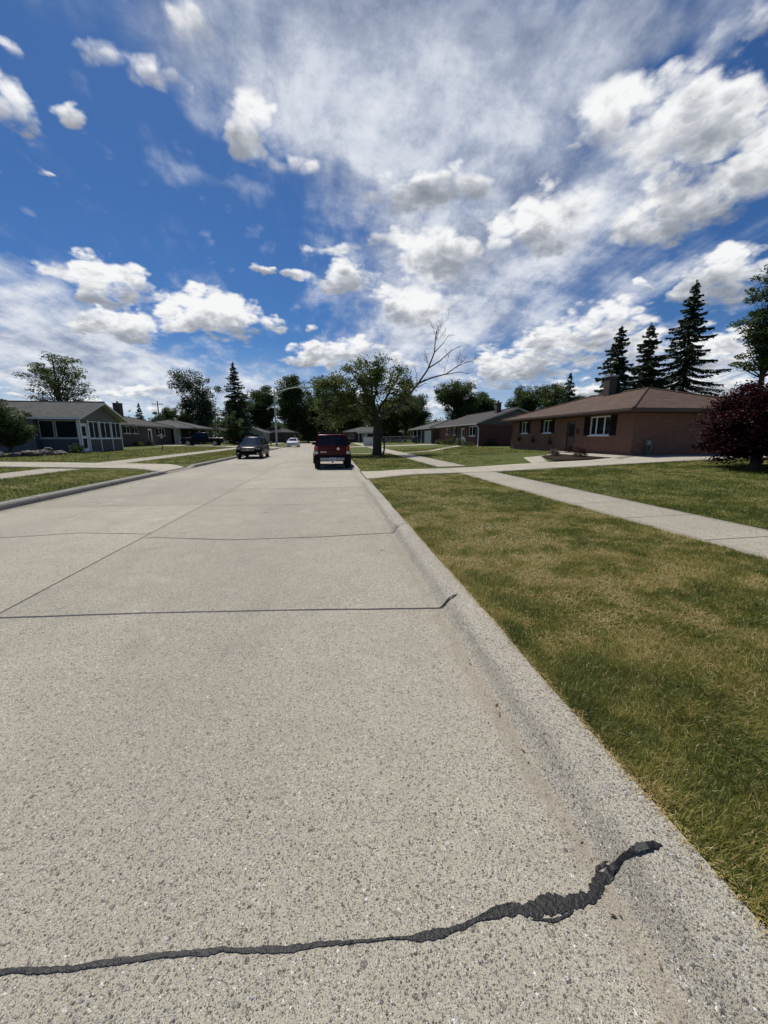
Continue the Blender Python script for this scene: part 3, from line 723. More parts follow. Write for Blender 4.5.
# ------------------------------------------------------------------ houses
WHITE = pm('white_paint', (.62, .62, .60), .5, .08, 5)
TRIMW = pm('trim_white', (.8, .8, .78), .45, .06, 5)
GREYTRIM = pm('grey_trim', (.42, .42, .41), .55, .1, 5)
BROWNTRIM = pm('brown_trim', (.075, .045, .032), .55, .15, 5)
SHUT = pm('dark_shutter', (.014, .012, .011), .8, .2, 8, spec=.1)
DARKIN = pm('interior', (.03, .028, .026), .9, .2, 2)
CURT = pm('curtain', (.55, .57, .54), .85, .1, 9)
GLASS = glassmat('window_glass')
SCREEN = pm('porch_screen', (.009, .010, .012), .55, .2, 3, spec=.12)
METALG = pm('galvanised', (.34, .345, .34), .6, .15, 14, metal=.3)
BLACKP = pm('black_paint', (.018, .018, .018), .45, .2, 12)
BRT = brick('tan_brick', (.225, .112, .074), (.165, .080, .054), (.235, .155, .11), var=.3)
BRR = brick('red_brick', (.17, .05, .036), (.125, .036, .028), (.2, .15, .12), var=.5)
BRB = brick('brown_brick', (.10, .078, .064), (.075, .058, .048), (.14, .12, .105), var=.5)
SIDG = siding('grey_siding', (.11, .115, .125), .12)
SIDP = siding('pale_siding', (.3, .31, .31), .12)
SIDB = siding('blue_grey_siding', (.06, .068, .082), .12)
SIDD = siding('gable_siding', (.13, .118, .105), .14)
RFB = shingles('brown_shingles', (.056, .034, .025), (.112, .074, .055))
RFG = shingles('grey_shingles', (.045, .046, .044), (.095, .095, .09))
RFD = shingles('dark_shingles', (.032, .030, .028), (.072, .066, .06))

class Wall:
    """a vertical wall from a to b (xy); outside lies to the RIGHT of a->b"""
    def __init__(s, a, b, z0, z1):
        s.a = Vector(a); s.b = Vector(b); s.t = (s.b-s.a).normalized(); s.n = Vector((s.t.y, -s.t.x)); s.L = (s.b-s.a).length; s.z0, s.z1 = z0, z1
    def p(s, u, d, z):
        q = s.a + s.t*u + s.n*d; return (q.x, q.y, z)
    def box(s, mb, u0, u1, d0, d1, z0, z1):
        P = s.p
        return mb.add([P(u0,d0,z0),P(u1,d0,z0),P(u1,d1,z0),P(u0,d1,z0),P(u0,d0,z1),P(u1,d0,z1),P(u1,d1,z1),P(u0,d1,z1)],
            [(0,3,2,1),(4,5,6,7),(0,1,5,4),(1,2,6,5),(2,3,7,6),(3,0,4,7)])
    def build(s, mb, openings=(), th=.2):
        us = sorted(set([0, s.L] + [o[0] for o in openings] + [o[1] for o in openings]))
        zs = sorted(set([s.z0, s.z1] + [o[2] for o in openings] + [o[3] for o in openings]))
        P = s.p
        for u0, u1 in zip(us, us[1:]):
            for z0, z1 in zip(zs, zs[1:]):
                uc, zc = (u0+u1)/2, (z0+z1)/2
                if any(o[0] < uc < o[1] and o[2] < zc < o[3] for o in openings): continue
                mb.quad(P(u0,0,z0), P(u1,0,z0), P(u1,0,z1), P(u0,0,z1)); mb.quad(P(u0,-th,z0), P(u0,-th,z1), P(u1,-th,z1), P(u1,-th,z0))
        for u0, u1, z0, z1 in openings:
            mb.quad(P(u0,0,z0), P(u0,0,z1), P(u0,-th,z1), P(u0,-th,z0)); mb.quad(P(u1,0,z0), P(u1,-th,z0), P(u1,-th,z1), P(u1,0,z1))
            mb.quad(P(u0,0,z1), P(u1,0,z1), P(u1,-th,z1), P(u0,-th,z1)); mb.quad(P(u0,0,z0), P(u0,-th,z0), P(u1,-th,z0), P(u1,0,z0))

def window(w, u0, u1, z0, z1, parent, frame=None, mull=(), glass=None, fw=.06, sill=True, rails=(), shutters=None, curtain=None, set_=-.09):
    frame = frame or TRIMW; glass = glass or GLASS
    m = MB(); D0, D1 = set_-.03, set_+.05
    w.box(m, u0, u0+fw, D0, D1, z0, z1); w.box(m, u1-fw, u1, D0, D1, z0, z1)
    w.box(m, u0+fw, u1-fw, D0, D1, z1-fw, z1); w.box(m, u0+fw, u1-fw, D0, D1, z0, z0+fw)
    for f in mull: uc = u0+(u1-u0)*f; w.box(m, uc-fw*.55, uc+fw*.55, D0+.004, D1-.004, z0+fw, z1-fw)
    for f in rails: zc = z0+(z1-z0)*f; w.box(m, u0+fw, u1-fw, D0+.008, D1-.008, zc-fw*.4, zc+fw*.4)
    win = m.build('window', frame, parent)
    g = MB(); w.box(g, u0+fw*.5, u1-fw*.5, set_-.004, set_+.004, z0+fw*.5, z1-fw*.5); g.build('pane', glass, win)
    if sill: s = MB(); w.box(s, u0-.06, u1+.06, -.1, .07, z0-.07, z0-.002); s.build('sill', frame, win)
    if curtain:
        for c0, c1 in curtain:
            c = MB(); n = 14; a = u0+(u1-u0)*c0; b_ = u0+(u1-u0)*c1
            for i in range(n):
                ua, ub = a+(b_-a)*i/n, a+(b_-a)*(i+1)/n; da, db = -.26-.03*(i % 2), -.26-.03*((i+1) % 2)
                c.quad(w.p(ua, da, z0), w.p(ub, db, z0), w.p(ub, db, z1), w.p(ua, da, z1))
            c.build('curtain', CURT, win)
    if shutters:
        sw, sm = shutters
        for a, b_ in ((u0-sw-.03, u0-.03), (u1+.03, u1+sw+.03)):
            s = MB(); w.box(s, a, b_, .003, .035, z0-.02, z1+.02)
            k = z0+.05
            while k < z1-.1: w.box(s, a+.05, b_-.05, .035, .05, k, k+.035); k += .06
            s.build('shutter', sm, parent)
    return win

def door(w, u0, u1, z0, z1, parent, mat, panes=(), frame=None, knob=True):
    d = MB(); w.box(d, u0+.05, u1-.05, -.1, -.05, z0, z1-.05)
    for a in (0, 1):
        for b_ in (0, 1, 2):
            if panes: break
            uu0 = u0+.15+a*(u1-u0-.3)*.53; uu1 = uu0+(u1-u0-.3)*.47; zz0 = z0+.15+b_*(z1-z0-.25)/3; w.box(d, uu0, uu1, -.05, -.035, zz0, zz0+(z1-z0-.25)/3-.1)
    do = d.build('door', mat, parent)
    for q in panes: g = MB(); w.box(g, u0+(u1-u0)*q[0], u0+(u1-u0)*q[1], -.05, -.042, z0+(z1-z0)*q[2], z0+(z1-z0)*q[3]); g.build('pane', SCREEN, do)
    f = MB(); w.box(f, u0, u0+.05, -.12, .012, z0, z1); w.box(f, u1-.05, u1, -.12, .012, z0, z1); w.box(f, u0+.05, u1-.05, -.12, .012, z1-.05, z1); f.build('frame', frame or TRIMW, do)
    if knob: k = MB(); k.lathe(w.p(u1-.14, -.02, z0+.95), [(.005, -.03), (.03, -.01), (.03, .02), (.01, .03)], 10, 'x'); k.build('handle', METALG, do)
    return do

def hip_roof(parent, x0, x1, y0, y1, ze, zr, mat, fascia, oh=.6, th=.2, axis='y', hip=(True, True), soffit=None):
    """ridge along axis; hip[k] False makes a gable at that end (k=0 the low end)"""
    a0, a1, b0, b1 = x0-oh, x1+oh, y0-oh, y1+oh
    if axis == 'x': a0, a1, b0, b1 = y0-oh, y1+oh, x0-oh, x1+oh
    half = (a1-a0)/2; c = (a0+a1)/2
    r0 = b0+half if hip[0] else b0; r1 = b1-half if hip[1] else b1
    def T(a, b_, z): return (a, b_, z) if axis == 'y' else (b_, a, z)
    m = MB()
    A, B, C_, D = T(a0,b0,ze), T(a1,b0,ze), T(a1,b1,ze), T(a0,b1,ze); E_, F_ = T(c,r0,zr), T(c,r1,zr)
    m.add([A, B, C_, D, E_, F_], [(0, 4, 5, 3), (1, 2, 5, 4)])
    if hip[0]: m.add([A, B, E_], [(0, 1, 2)])
    if hip[1]: m.add([C_, D, F_], [(0, 1, 2)])
    o = m.build('roof', mat, parent)
    # ridge and hip caps
    k = MB(); lines = [(E_, F_)]
    if hip[0]: lines += [(A, E_), (B, E_)]
    if hip[1]: lines += [(C_, F_), (D, F_)]
    for p, q in lines: k.tube([Vector(p)+Vector((0,0,.01)), Vector(q)+Vector((0,0,.01))], .07, 6)
    k.build('ridge_cap', mat, o)
    f = MB(); s = .03
    def rim(p, q):
        p, q = Vector(p), Vector(q)
        f.add([p+Vector((0,0,-.012)), q+Vector((0,0,-.012)), q-Vector((0,0,th)), p-Vector((0,0,th))], [(0, 1, 2, 3)])
    rim(D, A); rim(B, C_)
    if hip[0]: rim(A, B)
    else: rim(A, E_); rim(E_, B)
    if hip[1]: rim(C_, D)
    else: rim(C_, F_); rim(F_, D)
    f.build('fascia', fascia, o)
    sf = MB()
    lo = lambda p: (p[0], p[1], p[2]-th+.004)
    if hip[0] or hip[1]: sf.poly([lo(A), lo(D), lo(C_), lo(B)])
    else:
        sf.poly([lo(A), lo(D), lo(F_), lo(E_)]); sf.poly([lo(B), lo(E_), lo(F_), lo(C_)])
    sf.build('soffit', soffit or fascia, o)
    return o

def gable_end(parent, pts, off, mat):
    m = MB(); m.prism(pts, off); return m.build('gable', mat, parent)

def chimney(parent, cx, cy, wx, wy, z0, z1, mat):
    m = MB(); m.box(cx-wx/2, cx+wx/2, cy-wy/2, cy+wy/2, z0, z1); o = m.build('chimney', mat, parent)
    c = MB(); c.box(cx-wx/2-.06, cx+wx/2+.06, cy-wy/2-.06, cy+wy/2+.06, z1, z1+.1); c.build('chimney_cap', GREYTRIM, o)
    p = MB(); p.lathe((cx, cy, z1+.1), [(.13, 0), (.12, .22)], 12); p.build('flue', BRR, o)
    return o

# ---- brown brick hip-roofed house
def house_brown():
    X0, X1, Y0, Y1 = 17.3, 26.6, 20.6, 36.0; zb = .40; ze = 2.98
    h = thing('brick_house', 'brown brick ranch house with brown hip roof, dark shutters and wide chimney', 'house', (X0, Y0, zb))
    f = Wall((X0, Y1), (X0, Y0), zb, ze)          # street front, u runs towards the camera
    def U(y): return Y1-y
    ops = [(U(24.45), U(22.55), 1.72, 3.0-.08), (U(30.3), U(29.1), 1.93, 2.92), (U(34.0), U(32.85), 1.93, 2.92), (U(27.05), U(26.0), .55, 2.72)]
    m = MB(); f.build(m, ops)
    s = Wall((X0, Y0), (X1, Y0), zb, ze); s.build(m)
    n = Wall((X1, Y1), (X0, Y1), zb, ze); n.build(m); e = Wall((X1, Y0), (X1, Y1), zb, ze); e.build(m)
    m.build('wall', BRT, h)
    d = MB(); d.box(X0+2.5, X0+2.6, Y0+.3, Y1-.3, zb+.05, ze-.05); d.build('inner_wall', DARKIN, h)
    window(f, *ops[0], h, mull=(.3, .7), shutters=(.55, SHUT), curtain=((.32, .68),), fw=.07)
    window(f, *ops[1], h, mull=(.5,), shutters=(.36, SHUT), curtain=((.05, .3), (.6, .95)))
    window(f, *ops[2], h, mull=(.5,), shutters=(.36, SHUT), curtain=((.1, .45),))
    door(f, *ops[3], h, BROWNTRIM, panes=((.2, .8, .5, .9),), frame=BROWNTRIM)
    st = MB(); f.box(st, ops[3][0]-.3, ops[3][1]+.5, .003, 1.1, zb-.1, .56); st.build('door_step', KERBM, h)
    # soldier-course ledge and foundation line
    r = MB(); f.box(r, .2, f.L-.02, .003, .025, zb, zb+.18); s.box(r, .02, s.L, .003, .025, zb, zb+.18); r.build('foundation', pm('foundation', (.17, .135, .115), .9, .2, 4), h)
    hip_roof(h, X0, X1, Y0, Y1, 3.2, 4.93, RFB, BROWNTRIM, oh=.72, th=.2)
    g = MB(); g.box(X0-.84, X0-.725, Y0-.7, Y1+.7, 3.06, 3.18); g.build('gutter', BROWNTRIM, h)
    ds = MB(); ds.tube([(X0-.78, Y1+.45, 3.06), (X0-.78, Y1+.4, 2.95), (X0-.06, Y1-.12, 2.7), (X0-.06, Y1-.12, .55)], .04, 6); ds.build('downspout', BROWNTRIM, h)
    chimney(h, 21.6, 28.6, .62, .62, 4.5, 6.15, BRB)
    for (x, y) in ((23.5, 28), (23.2, 24.2)):
        v = MB(); v.lathe((x, y, 4.3), [(.06, 0), (.06, .5), (.09, .5), (.09, .55)], 8); v.build('vent_pipe', METALG, h)
    # porch lantern beside the door
    l = MB(); l.box(X0-.16, X0-.02, 25.55, 25.69, 2.1, 2.12); l.lathe((X0-.1, 25.62, 1.82), [(.03, 0), (.06, .05), (.075, .25), (.02, .33)], 8); l.build('porch_light', BLACKP, h)
    # brackets with hanging planters below the windows
    for y, z in ((34.1, 1.35), (31.6, 1.25), (29.0, 1.15)):
        t_ = thing('hanging_planter', {34.1: 'dark wall planter under the farthest window of the brown house', 31.6: 'dark wall planter between the two small shuttered windows', 29.0: 'tall dark wall planter closest to the door of the brown house'}[y], 'planter', (X0, y, z), 'dark planters hung on the brown brick wall')
        b_ = MB(); b_.tube([(X0-.005, y, z+.42), (X0-.1, y, z+.45), (X0-.19, y, z+.4), (X0-.18, y, z+.22)], .012, 6); b_.build('bracket', BLACKP, t_)
        p_ = MB(); p_.lathe((X0-.18, y, z-.12), [(.05, 0), (.12, .1), (.15, .25), (.155, .27)], 12); p_.build('basket', BLACKP, t_)
        V, F, T_ = leaf_quads(np.array([[X0-.18, y, z+.12]]) + NP.normal(0, 1, (160, 3))*[.08, .1, .12+.08*(y < 30)], .05)
        np_mesh('leaves', V, F, FOLD, t_, {'tint': T_})
    # hose reel on the side wall
    t_ = thing('hose_reel', 'coiled garden hose on its holder on the shaded side wall', 'hose reel', (18.35, Y0-.02, .55))
    b_ = MB(); b_.box(18.2, 18.5, Y0-.1, Y0-.004, 1.15, 1.45); b_.build('bracket', METALG, t_)
    hz_ = MB()
    for q in range(4):
        R_ = .24+.03*q; hz_.tube([(18.35+R_*.6*math.sin(a), Y0-.12-.012*q, 1.18+R_*math.cos(a)*(1 if math.cos(a) > 0 else 1.7)) for a in np.linspace(0, 6.2, 22)], .016, 6)
    hz_.tube([(18.3, Y0-.14, .8), (18.2, Y0-.16, .62), (18.28, Y0-.3, .56)], .016, 6)
    hz_.build('hose', pm('hose_green', (.12, .15, .10), .5, .2, 6), t_)
    return h

# ---- porch house across the street
def house_porch():
    X1, Y0, Y1 = -20.4, 35.3, 41.7; X0 = -23.5; zb = .30; ze = 3.0
    h = thing('porch_house', 'dark grey house with screened front porch under a white trimmed gable', 'house', (X1, Y0, zb))
    s = Wall((X0, Y0), (X1, Y0), zb, ze)         # faces the camera
    f = Wall((X1, Y0), (X1, Y1), zb, ze)         # faces the street
    so_ = [(.1, 1.22, 1.5, ze-.06), (1.3, 2.95, 1.5, ze-.06)]
    fo = [(.18, 1.06, .42, 2.72), (1.28, 2.72, 1.48, ze-.08), (2.92, 4.58, 1.48, ze-.08), (4.78, 6.28, 1.48, ze-.08)]
    m = MB(); s.build(m, so_, .12); f.build(m, fo, .12); m.build('wall', SIDB, h)
    for o in so_: window(s, *o, h, glass=SCREEN, fw=.07, set_=-.05, sill=True, frame=GREYTRIM)
    for o in fo[1:]: window(f, *o, h, glass=SCREEN, fw=.06, mull=(.5,), set_=-.05, sill=True)
    door(f, *fo[0], h, TRIMW, panes=((.22, .78, .12, .46), (.22, .78, .55, .9)))
    for u in (.02, 1.11, 2.75, 4.61, 6.31): p = MB(); f.box(p, u, u+.1 if u > .02 else u+.12, .004, .045, zb, ze); p.build('post', TRIMW, h)
    p = MB(); s.box(p, s.L-.13, s.L-.01, .004, .045, zb, ze); p.build('post', TRIMW, h)
    st = MB(); st.box(X1+.01, X1+.9, Y0+.05, Y0+1.25, .2, .42); st.build('door_step', KERBM, h)
    # main body behind, slightly taller
    B = MB(); w1 = Wall((-36, 34.9), (X0-.003, 34.9), zb, ze+.02); w1.build(B, [(6.8, 8.6, 1.4, 2.5)]); w2 = Wall((X0-.003, 34.9), (X0-.003, 46), zb, ze+.02); w2.build(B); w3 = Wall((X0, 46), (-36, 46), zb, ze+.02); w3.build(B)
    B.build('body', SIDG, h); window(w1, 6.8, 8.6, 1.4, 2.5, h, mull=(.5,))
    hip_roof(h, X0-6, X1, Y0, Y1, 3.16, 4.62, RFG, TRIMW, oh=.5, th=.16, axis='x', hip=(False, False), soffit=GREYTRIM)
    gable_end(h, [(X1, Y0, ze), (X1, Y1, ze), (X1, (Y0+Y1)/2, 4.38)], (-.12, 0, 0), SIDD)
    hip_roof(h, -36, X0-.2, 34.9, 46, 3.2, 4.85, RFG, TRIMW, oh=.45, th=.16, axis='x', hip=(True, True))
    return h

def ranch(name, label, side, X, Y0, Y1, depth, zb, ze, zr, wallm, roofm, ops, doors=(), gable=True, fascia=None, chim=None, oh=.5):
    """street-parallel ranch house; side=+1 stands east (front faces -x)"""
    h = thing(name, label, 'house', (X, Y0, zb))
    back = X+side*depth
    if side > 0: f = Wall((X, Y1), (X, Y0), zb, ze); U = lambda y: Y1-y
    else: f = Wall((X, Y0), (X, Y1), zb, ze); U = lambda y: y-Y0
    oo = []
    for (ya, yb, z0, z1, kw) in ops: u = sorted((U(ya), U(yb))); oo.append((u[0], u[1], z0, z1))
    dd = []
    for (ya, yb, z0, z1, mat, panes) in doors: u = sorted((U(ya), U(yb))); dd.append((u[0], u[1], z0, z1))
    m = MB(); f.build(m, oo+dd)
    xa, xb = sorted((X, back))
    Wall((xa, Y0), (xb, Y0), zb, ze).build(m); Wall((xb, Y1), (xa, Y1), zb, ze).build(m)
    (Wall((back, Y0), (back, Y1), zb, ze) if side > 0 else Wall((back, Y1), (back, Y0), zb, ze)).build(m)
    m.build('wall', wallm, h)
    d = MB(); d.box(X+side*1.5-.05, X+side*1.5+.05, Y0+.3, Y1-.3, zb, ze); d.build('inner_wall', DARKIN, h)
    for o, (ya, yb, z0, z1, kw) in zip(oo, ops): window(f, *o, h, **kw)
    for o, (ya, yb, z0, z1, mat, panes) in zip(dd, doors): door(f, *o, h, mat, panes=panes)
    hip_roof(h, xa, xb, Y0, Y1, ze+.18, zr, roofm, fascia or GREYTRIM, oh=oh, th=.17, hip=(not gable, not gable))
    if gable:
        c = (xa+xb)/2; zt = zr-.28*(zr-ze)/2
        for yy, s_ in ((Y0, .15), (Y1, -.15)): gable_end(h, [(xa, yy, ze), (xb, yy, ze), (c, yy, zr-.22)], (0, s_, 0), SIDD)
    if chim: chimney(h, *chim)
    return h, f, U
house_brown(); house_porch()

# red brick house up the street
h, f, U = ranch('brick_house', 'red brick ranch house with dark gabled roof and white framed windows', 1, 17.5, 45.0, 62.2, 9.2, .42, 3.05, 5.05, BRR, RFD,
    [(58.6, 57.2, 1.95, 2.92, dict(mull=(.5,))), (55.2, 53.6, 1.9, 2.92, dict(mull=(.5,), shutters=(.3, SHUT))), (48.4, 46.2, 1.72, 2.95, dict(mull=(.5,), fw=.1))],
    [(51.3, 50.2, .55, 2.75, TRIMW, ((.2, .8, .5, .92),))], chim=(20.9, 47.6, .55, .6, 4.3, 5.75, BRB))
d = MB(); d.tube([(17.1, 45.4, 3.05), (17.3, 45.0, 2.85), (17.42, 44.92, 2.6), (17.42, 44.92, .6), (17.2, 44.7, .5)], .06, 8); d.build('downspout', TRIMW, h)
for yy in (52.6, 49.4): m = MB(); m.box(17.3, 17.47, yy-.06, yy+.06, .55, 1.5); m.build('porch_post', TRIMW, h)

# tan house with white garage door and recessed porch
h = thing('garage_house', 'low brown brick house with white garage door and open carport', 'house', (16.5, 63, .45))
X, Y0, Y1 = 16.5, 63.2, 80.; zb, ze = .4, 2.95
f = Wall((X, Y1), (X, Y0), zb, ze)
gd = (Y1-68.6, Y1-63.7, .45, 2.7)
op = [gd, (Y1-78.5, Y1-69.6, .45, 2.75)]
m = MB(); f.build(m, op); Wall((X, Y0), (X+9, Y0), zb, ze).build(m); Wall((X+9, Y0), (X+9, Y1), zb, ze).build(m); Wall((X+9, Y1), (X, Y1), zb, ze).build(m)
Wall((X+2.6, Y1-.3), (X+2.6, 69.3), zb, ze).build(m); m.build('wall', BRB, h)
m = MB(); f.box(m, gd[0]+.02, gd[1]-.02, -.12, -.06, gd[2], gd[3]-.02)
for i in range(4):
    for j in range(6):
        u0 = gd[0]+.1+j*(gd[1]-gd[0]-.2)/6; f.box(m, u0+.06, u0+.7, -.06, -.045, gd[2]+.08+i*.55, gd[2]+.5+i*.55)
m.build('garage_door', WHITE, h)
for yy in (70.5, 74.0, 77.6): m = MB(); m.box(X-.12, X+.02, yy-.08, yy+.08, .45, 2.74); m.build('porch_post', TRIMW, h)
hip_roof(h, X, X+9, Y0, Y1, 3.13, 4.6, RFG, GREYTRIM, oh=.5, th=.17)

# long brown ranch beyond the porch house
ranch('ranch_house', 'long dark brick ranch house with brick chimney behind the yard lamp', -1, -25.5, 51.0, 67.3, 8.5, .34, 3.0, 4.5, BRB, RFD,
    [(52.8, 54.4, 2.05, 2.95, dict(mull=(.5,))), (54.9, 56.4, 2.05, 2.95, dict(mull=(.5,))), (62.0, 64.9, 1.8, 2.9, dict(mull=(.33, .67)))],
    [(59.3, 60.4, .42, 2.75, TRIMW, ((.2, .8, .15, .9),))], chim=(-28.4, 58.0, .85, .8, 3.9, 6.0, BRB), gable=False)
# next house with open carport
h = thing('carport_house', 'low ranch house with open carport and white side panel behind the pickup', 'house', (-25.2, 68, .34))
m = MB(); m.box(-25.45, -25.2, 68.2, 70.6, .34, 3.0); m.build('side_panel', WHITE, h)
X, Y0, Y1 = -26.5, 70.7, 88.; f = Wall((X, Y0), (X, Y1), .34, 3.0)
m = MB(); f.build(m, [(7, 9.4, 1.5, 2.7), (12, 13.5, 1.6, 2.7)]); Wall((X-8, Y0), (X, Y0), .34, 3.0).build(m); Wall((X, Y1), (X-8, Y1), .34, 3).build(m); Wall((X-8, Y1), (X-8, Y0), .34, 3).build(m); m.build('wall', BRB, h)
window(f, 7, 9.4, 1.5, 2.7, h, mull=(.5,)); window(f, 12, 13.5, 1.6, 2.7, h, mull=(.5,))
for yy in (72.2, 76.0, 79.6): m = MB(); m.box(-22.7, -22.58, yy-.06, yy+.06, .34, 2.95); m.build('porch_post', TRIMW, h)
hip_roof(h, X-8, X+4.2, Y0-2.4, Y1, 3.1, 4.55, RFG, GREYTRIM, oh=.4, th=.17)

# pale cottage at the bend
h = thing('cottage', 'small pale sided cottage with grey gable near the street lamp', 'house', (-19.3, 88, .3))
f = Wall((-20.4, 88), (-14.6, 88), .3, 2.55); m = MB(); f.build(m, [(.8, 2.0, 1.1, 2.2), (3.6, 4.9, 1.1, 2.2)])
Wall((-14.6, 88), (-14.6, 97), .3, 2.55).build(m); Wall((-20.4, 97), (-20.4, 88), .3, 2.55).build(m); m.build('wall', SIDP, h)
window(f, .8, 2.0, 1.1, 2.2, h); window(f, 3.6, 4.9, 1.1, 2.2, h)
hip_roof(h, -20.4, -14.6, 88, 97, 2.65, 3.85, RFG, TRIMW, oh=.4, th=.15, hip=(False, False))
gable_end(h, [(-20.4, 88, 2.55), (-14.6, 88, 2.55), (-17.5, 88, 3.62)], (0, .1, 0), SIDP)
# dark roofed house behind the lamp
h, f, U = ranch('ranch_house', 'dim low house with dark roof among the trees behind the white car', -1, -9.2, 100, 112, 8, .2, 2.7, 4.1, BRB, RFD, [(103, 105, 1.2, 2.3, dict(mull=(.5,)))], gable=False)
# house across the bend, behind the street tree
h = thing('ranch_house', 'far ranch house with pale fascia and porch posts beyond the street tree', 'house', (4.5, 100, .2))
f = Wall((3.4, 101.5), (18.5, 101.5), .2, 2.75); m = MB(); f.build(m, [(1, 2.5, 1.2, 2.4), (4.5, 6.0, .3, 2.4), (9.5, 11.5, 1.2, 2.4)]); Wall((18.5, 101.5), (18.5, 109), .2, 2.75).build(m); Wall((3.4, 109), (3.4, 101.5), .2, 2.75).build(m); m.build('wall', BRB, h)
window(f, 1, 2.5, 1.2, 2.4, h); window(f, 9.5, 11.5, 1.2, 2.4, h); door(f, 4.5, 6.0, .3, 2.4, h, WHITE)
for x in (7.0, 9.0, 11.8): m = MB(); m.box(x-.07, x+.07, 99.6, 99.74, .2, 2.55); m.build('porch_post', TRIMW, h)
m = MB(); m.box(6.6, 12.2, 99.3, 99.42, 2.5, 2.85); m.build('porch_beam', TRIMW, h)
hip_roof(h, 3.4, 18.5, 100, 109, 2.92, 4.2, RFG, GREYTRIM, oh=.5, th=.15, axis='x')

# fences
h = thing('panel_fence', 'short white panel fence between sidewalk and lawn by the far drive', 'fence', (5.6, 60, .2))
m = MB(); m.box(5.2, 7.0, 62.0, 62.05, .22, 1.55)
for x in np.arange(5.25, 7.0, .2): m.box(x, x+.14, 61.97, 62.0, .25, 1.6)
m.build('panel', WHITE, h)
for x in (5.12, 7.0): p = MB(); p.box(x, x+.1, 61.96, 62.08, .15, 1.7); p.build('post', WHITE, h)
h = thing('chain_link_fence', 'grey chain link fence beside the carport of the garage house', 'fence', (7, 72, .2))
for i, x in enumerate(np.arange(7.2, 16.5, 1.85)): p = MB(); p.tube([(x, 72, gz(x)-.1), (x, 72, gz(x)+1.35)], .035, 6); p.build('post', METALG, h)
m = MB()
m.tube([(7.2, 72, 1.55), (16.4, 72, 1.8)], .025, 6); m.tube([(7.2, 72, .95), (16.4, 72, 1.15)], .02, 6)
for x in np.arange(7.2, 16.3, .16):
    za = .28+(x-7.2)*.026
    m.tube([(x, 72, za), (x+.5, 72, za+1.25)], .007, 3, cap=False); m.tube([(x+.5, 72, za), (x, 72, za+1.25)], .007, 3, cap=False)
m.build('mesh', METALG, h)
# bins by the carport
def bin_(x, y, col, label):
    z = gz(x)+.03
    h = thing('wheelie_bin', label, 'bin', (x, y, z), 'wheeled bins by the garage')
    M_ = pm('bin_plastic', col, .45, .1, 8)
    r = []
    for zz, a in ((.08, .22), (.95, .29), (1.0, .31)): r.append([(x-a, y-a*1.1, z+zz), (x+a, y-a*1.1, z+zz), (x+a, y+a*1.1, z+zz), (x-a, y+a*1.1, z+zz)])
    m = MB(); m.loft(r); m.build('bin_body', M_, h, bevel=.02)
    m = MB(); m.prism([(x-.33, y-.36, z+1.003), (x-.33, y-.36, z+1.04), (x-.1, y-.36, z+1.1), (x+.34, y-.36, z+1.07), (x+.34, y-.36, z+1.003)], (0, .72, 0)); m.build('lid', M_, h, bevel=.015)
    for s in (-1, 1): m = MB(); m.lathe((x+.24, y+s*.27-.03, z+.1), [(.02, 0), (.1, 0), (.1, .06), (.02, .06)], 14, 'y'); m.build('wheel', BLACKP, h)
bin_(15.3, 70.2, (.02, .045, .16), 'blue wheeled bin standing by the white garage door')
bin_(15.2, 71.3, (.03, .032, .035), 'black wheeled bin standing behind the blue one')
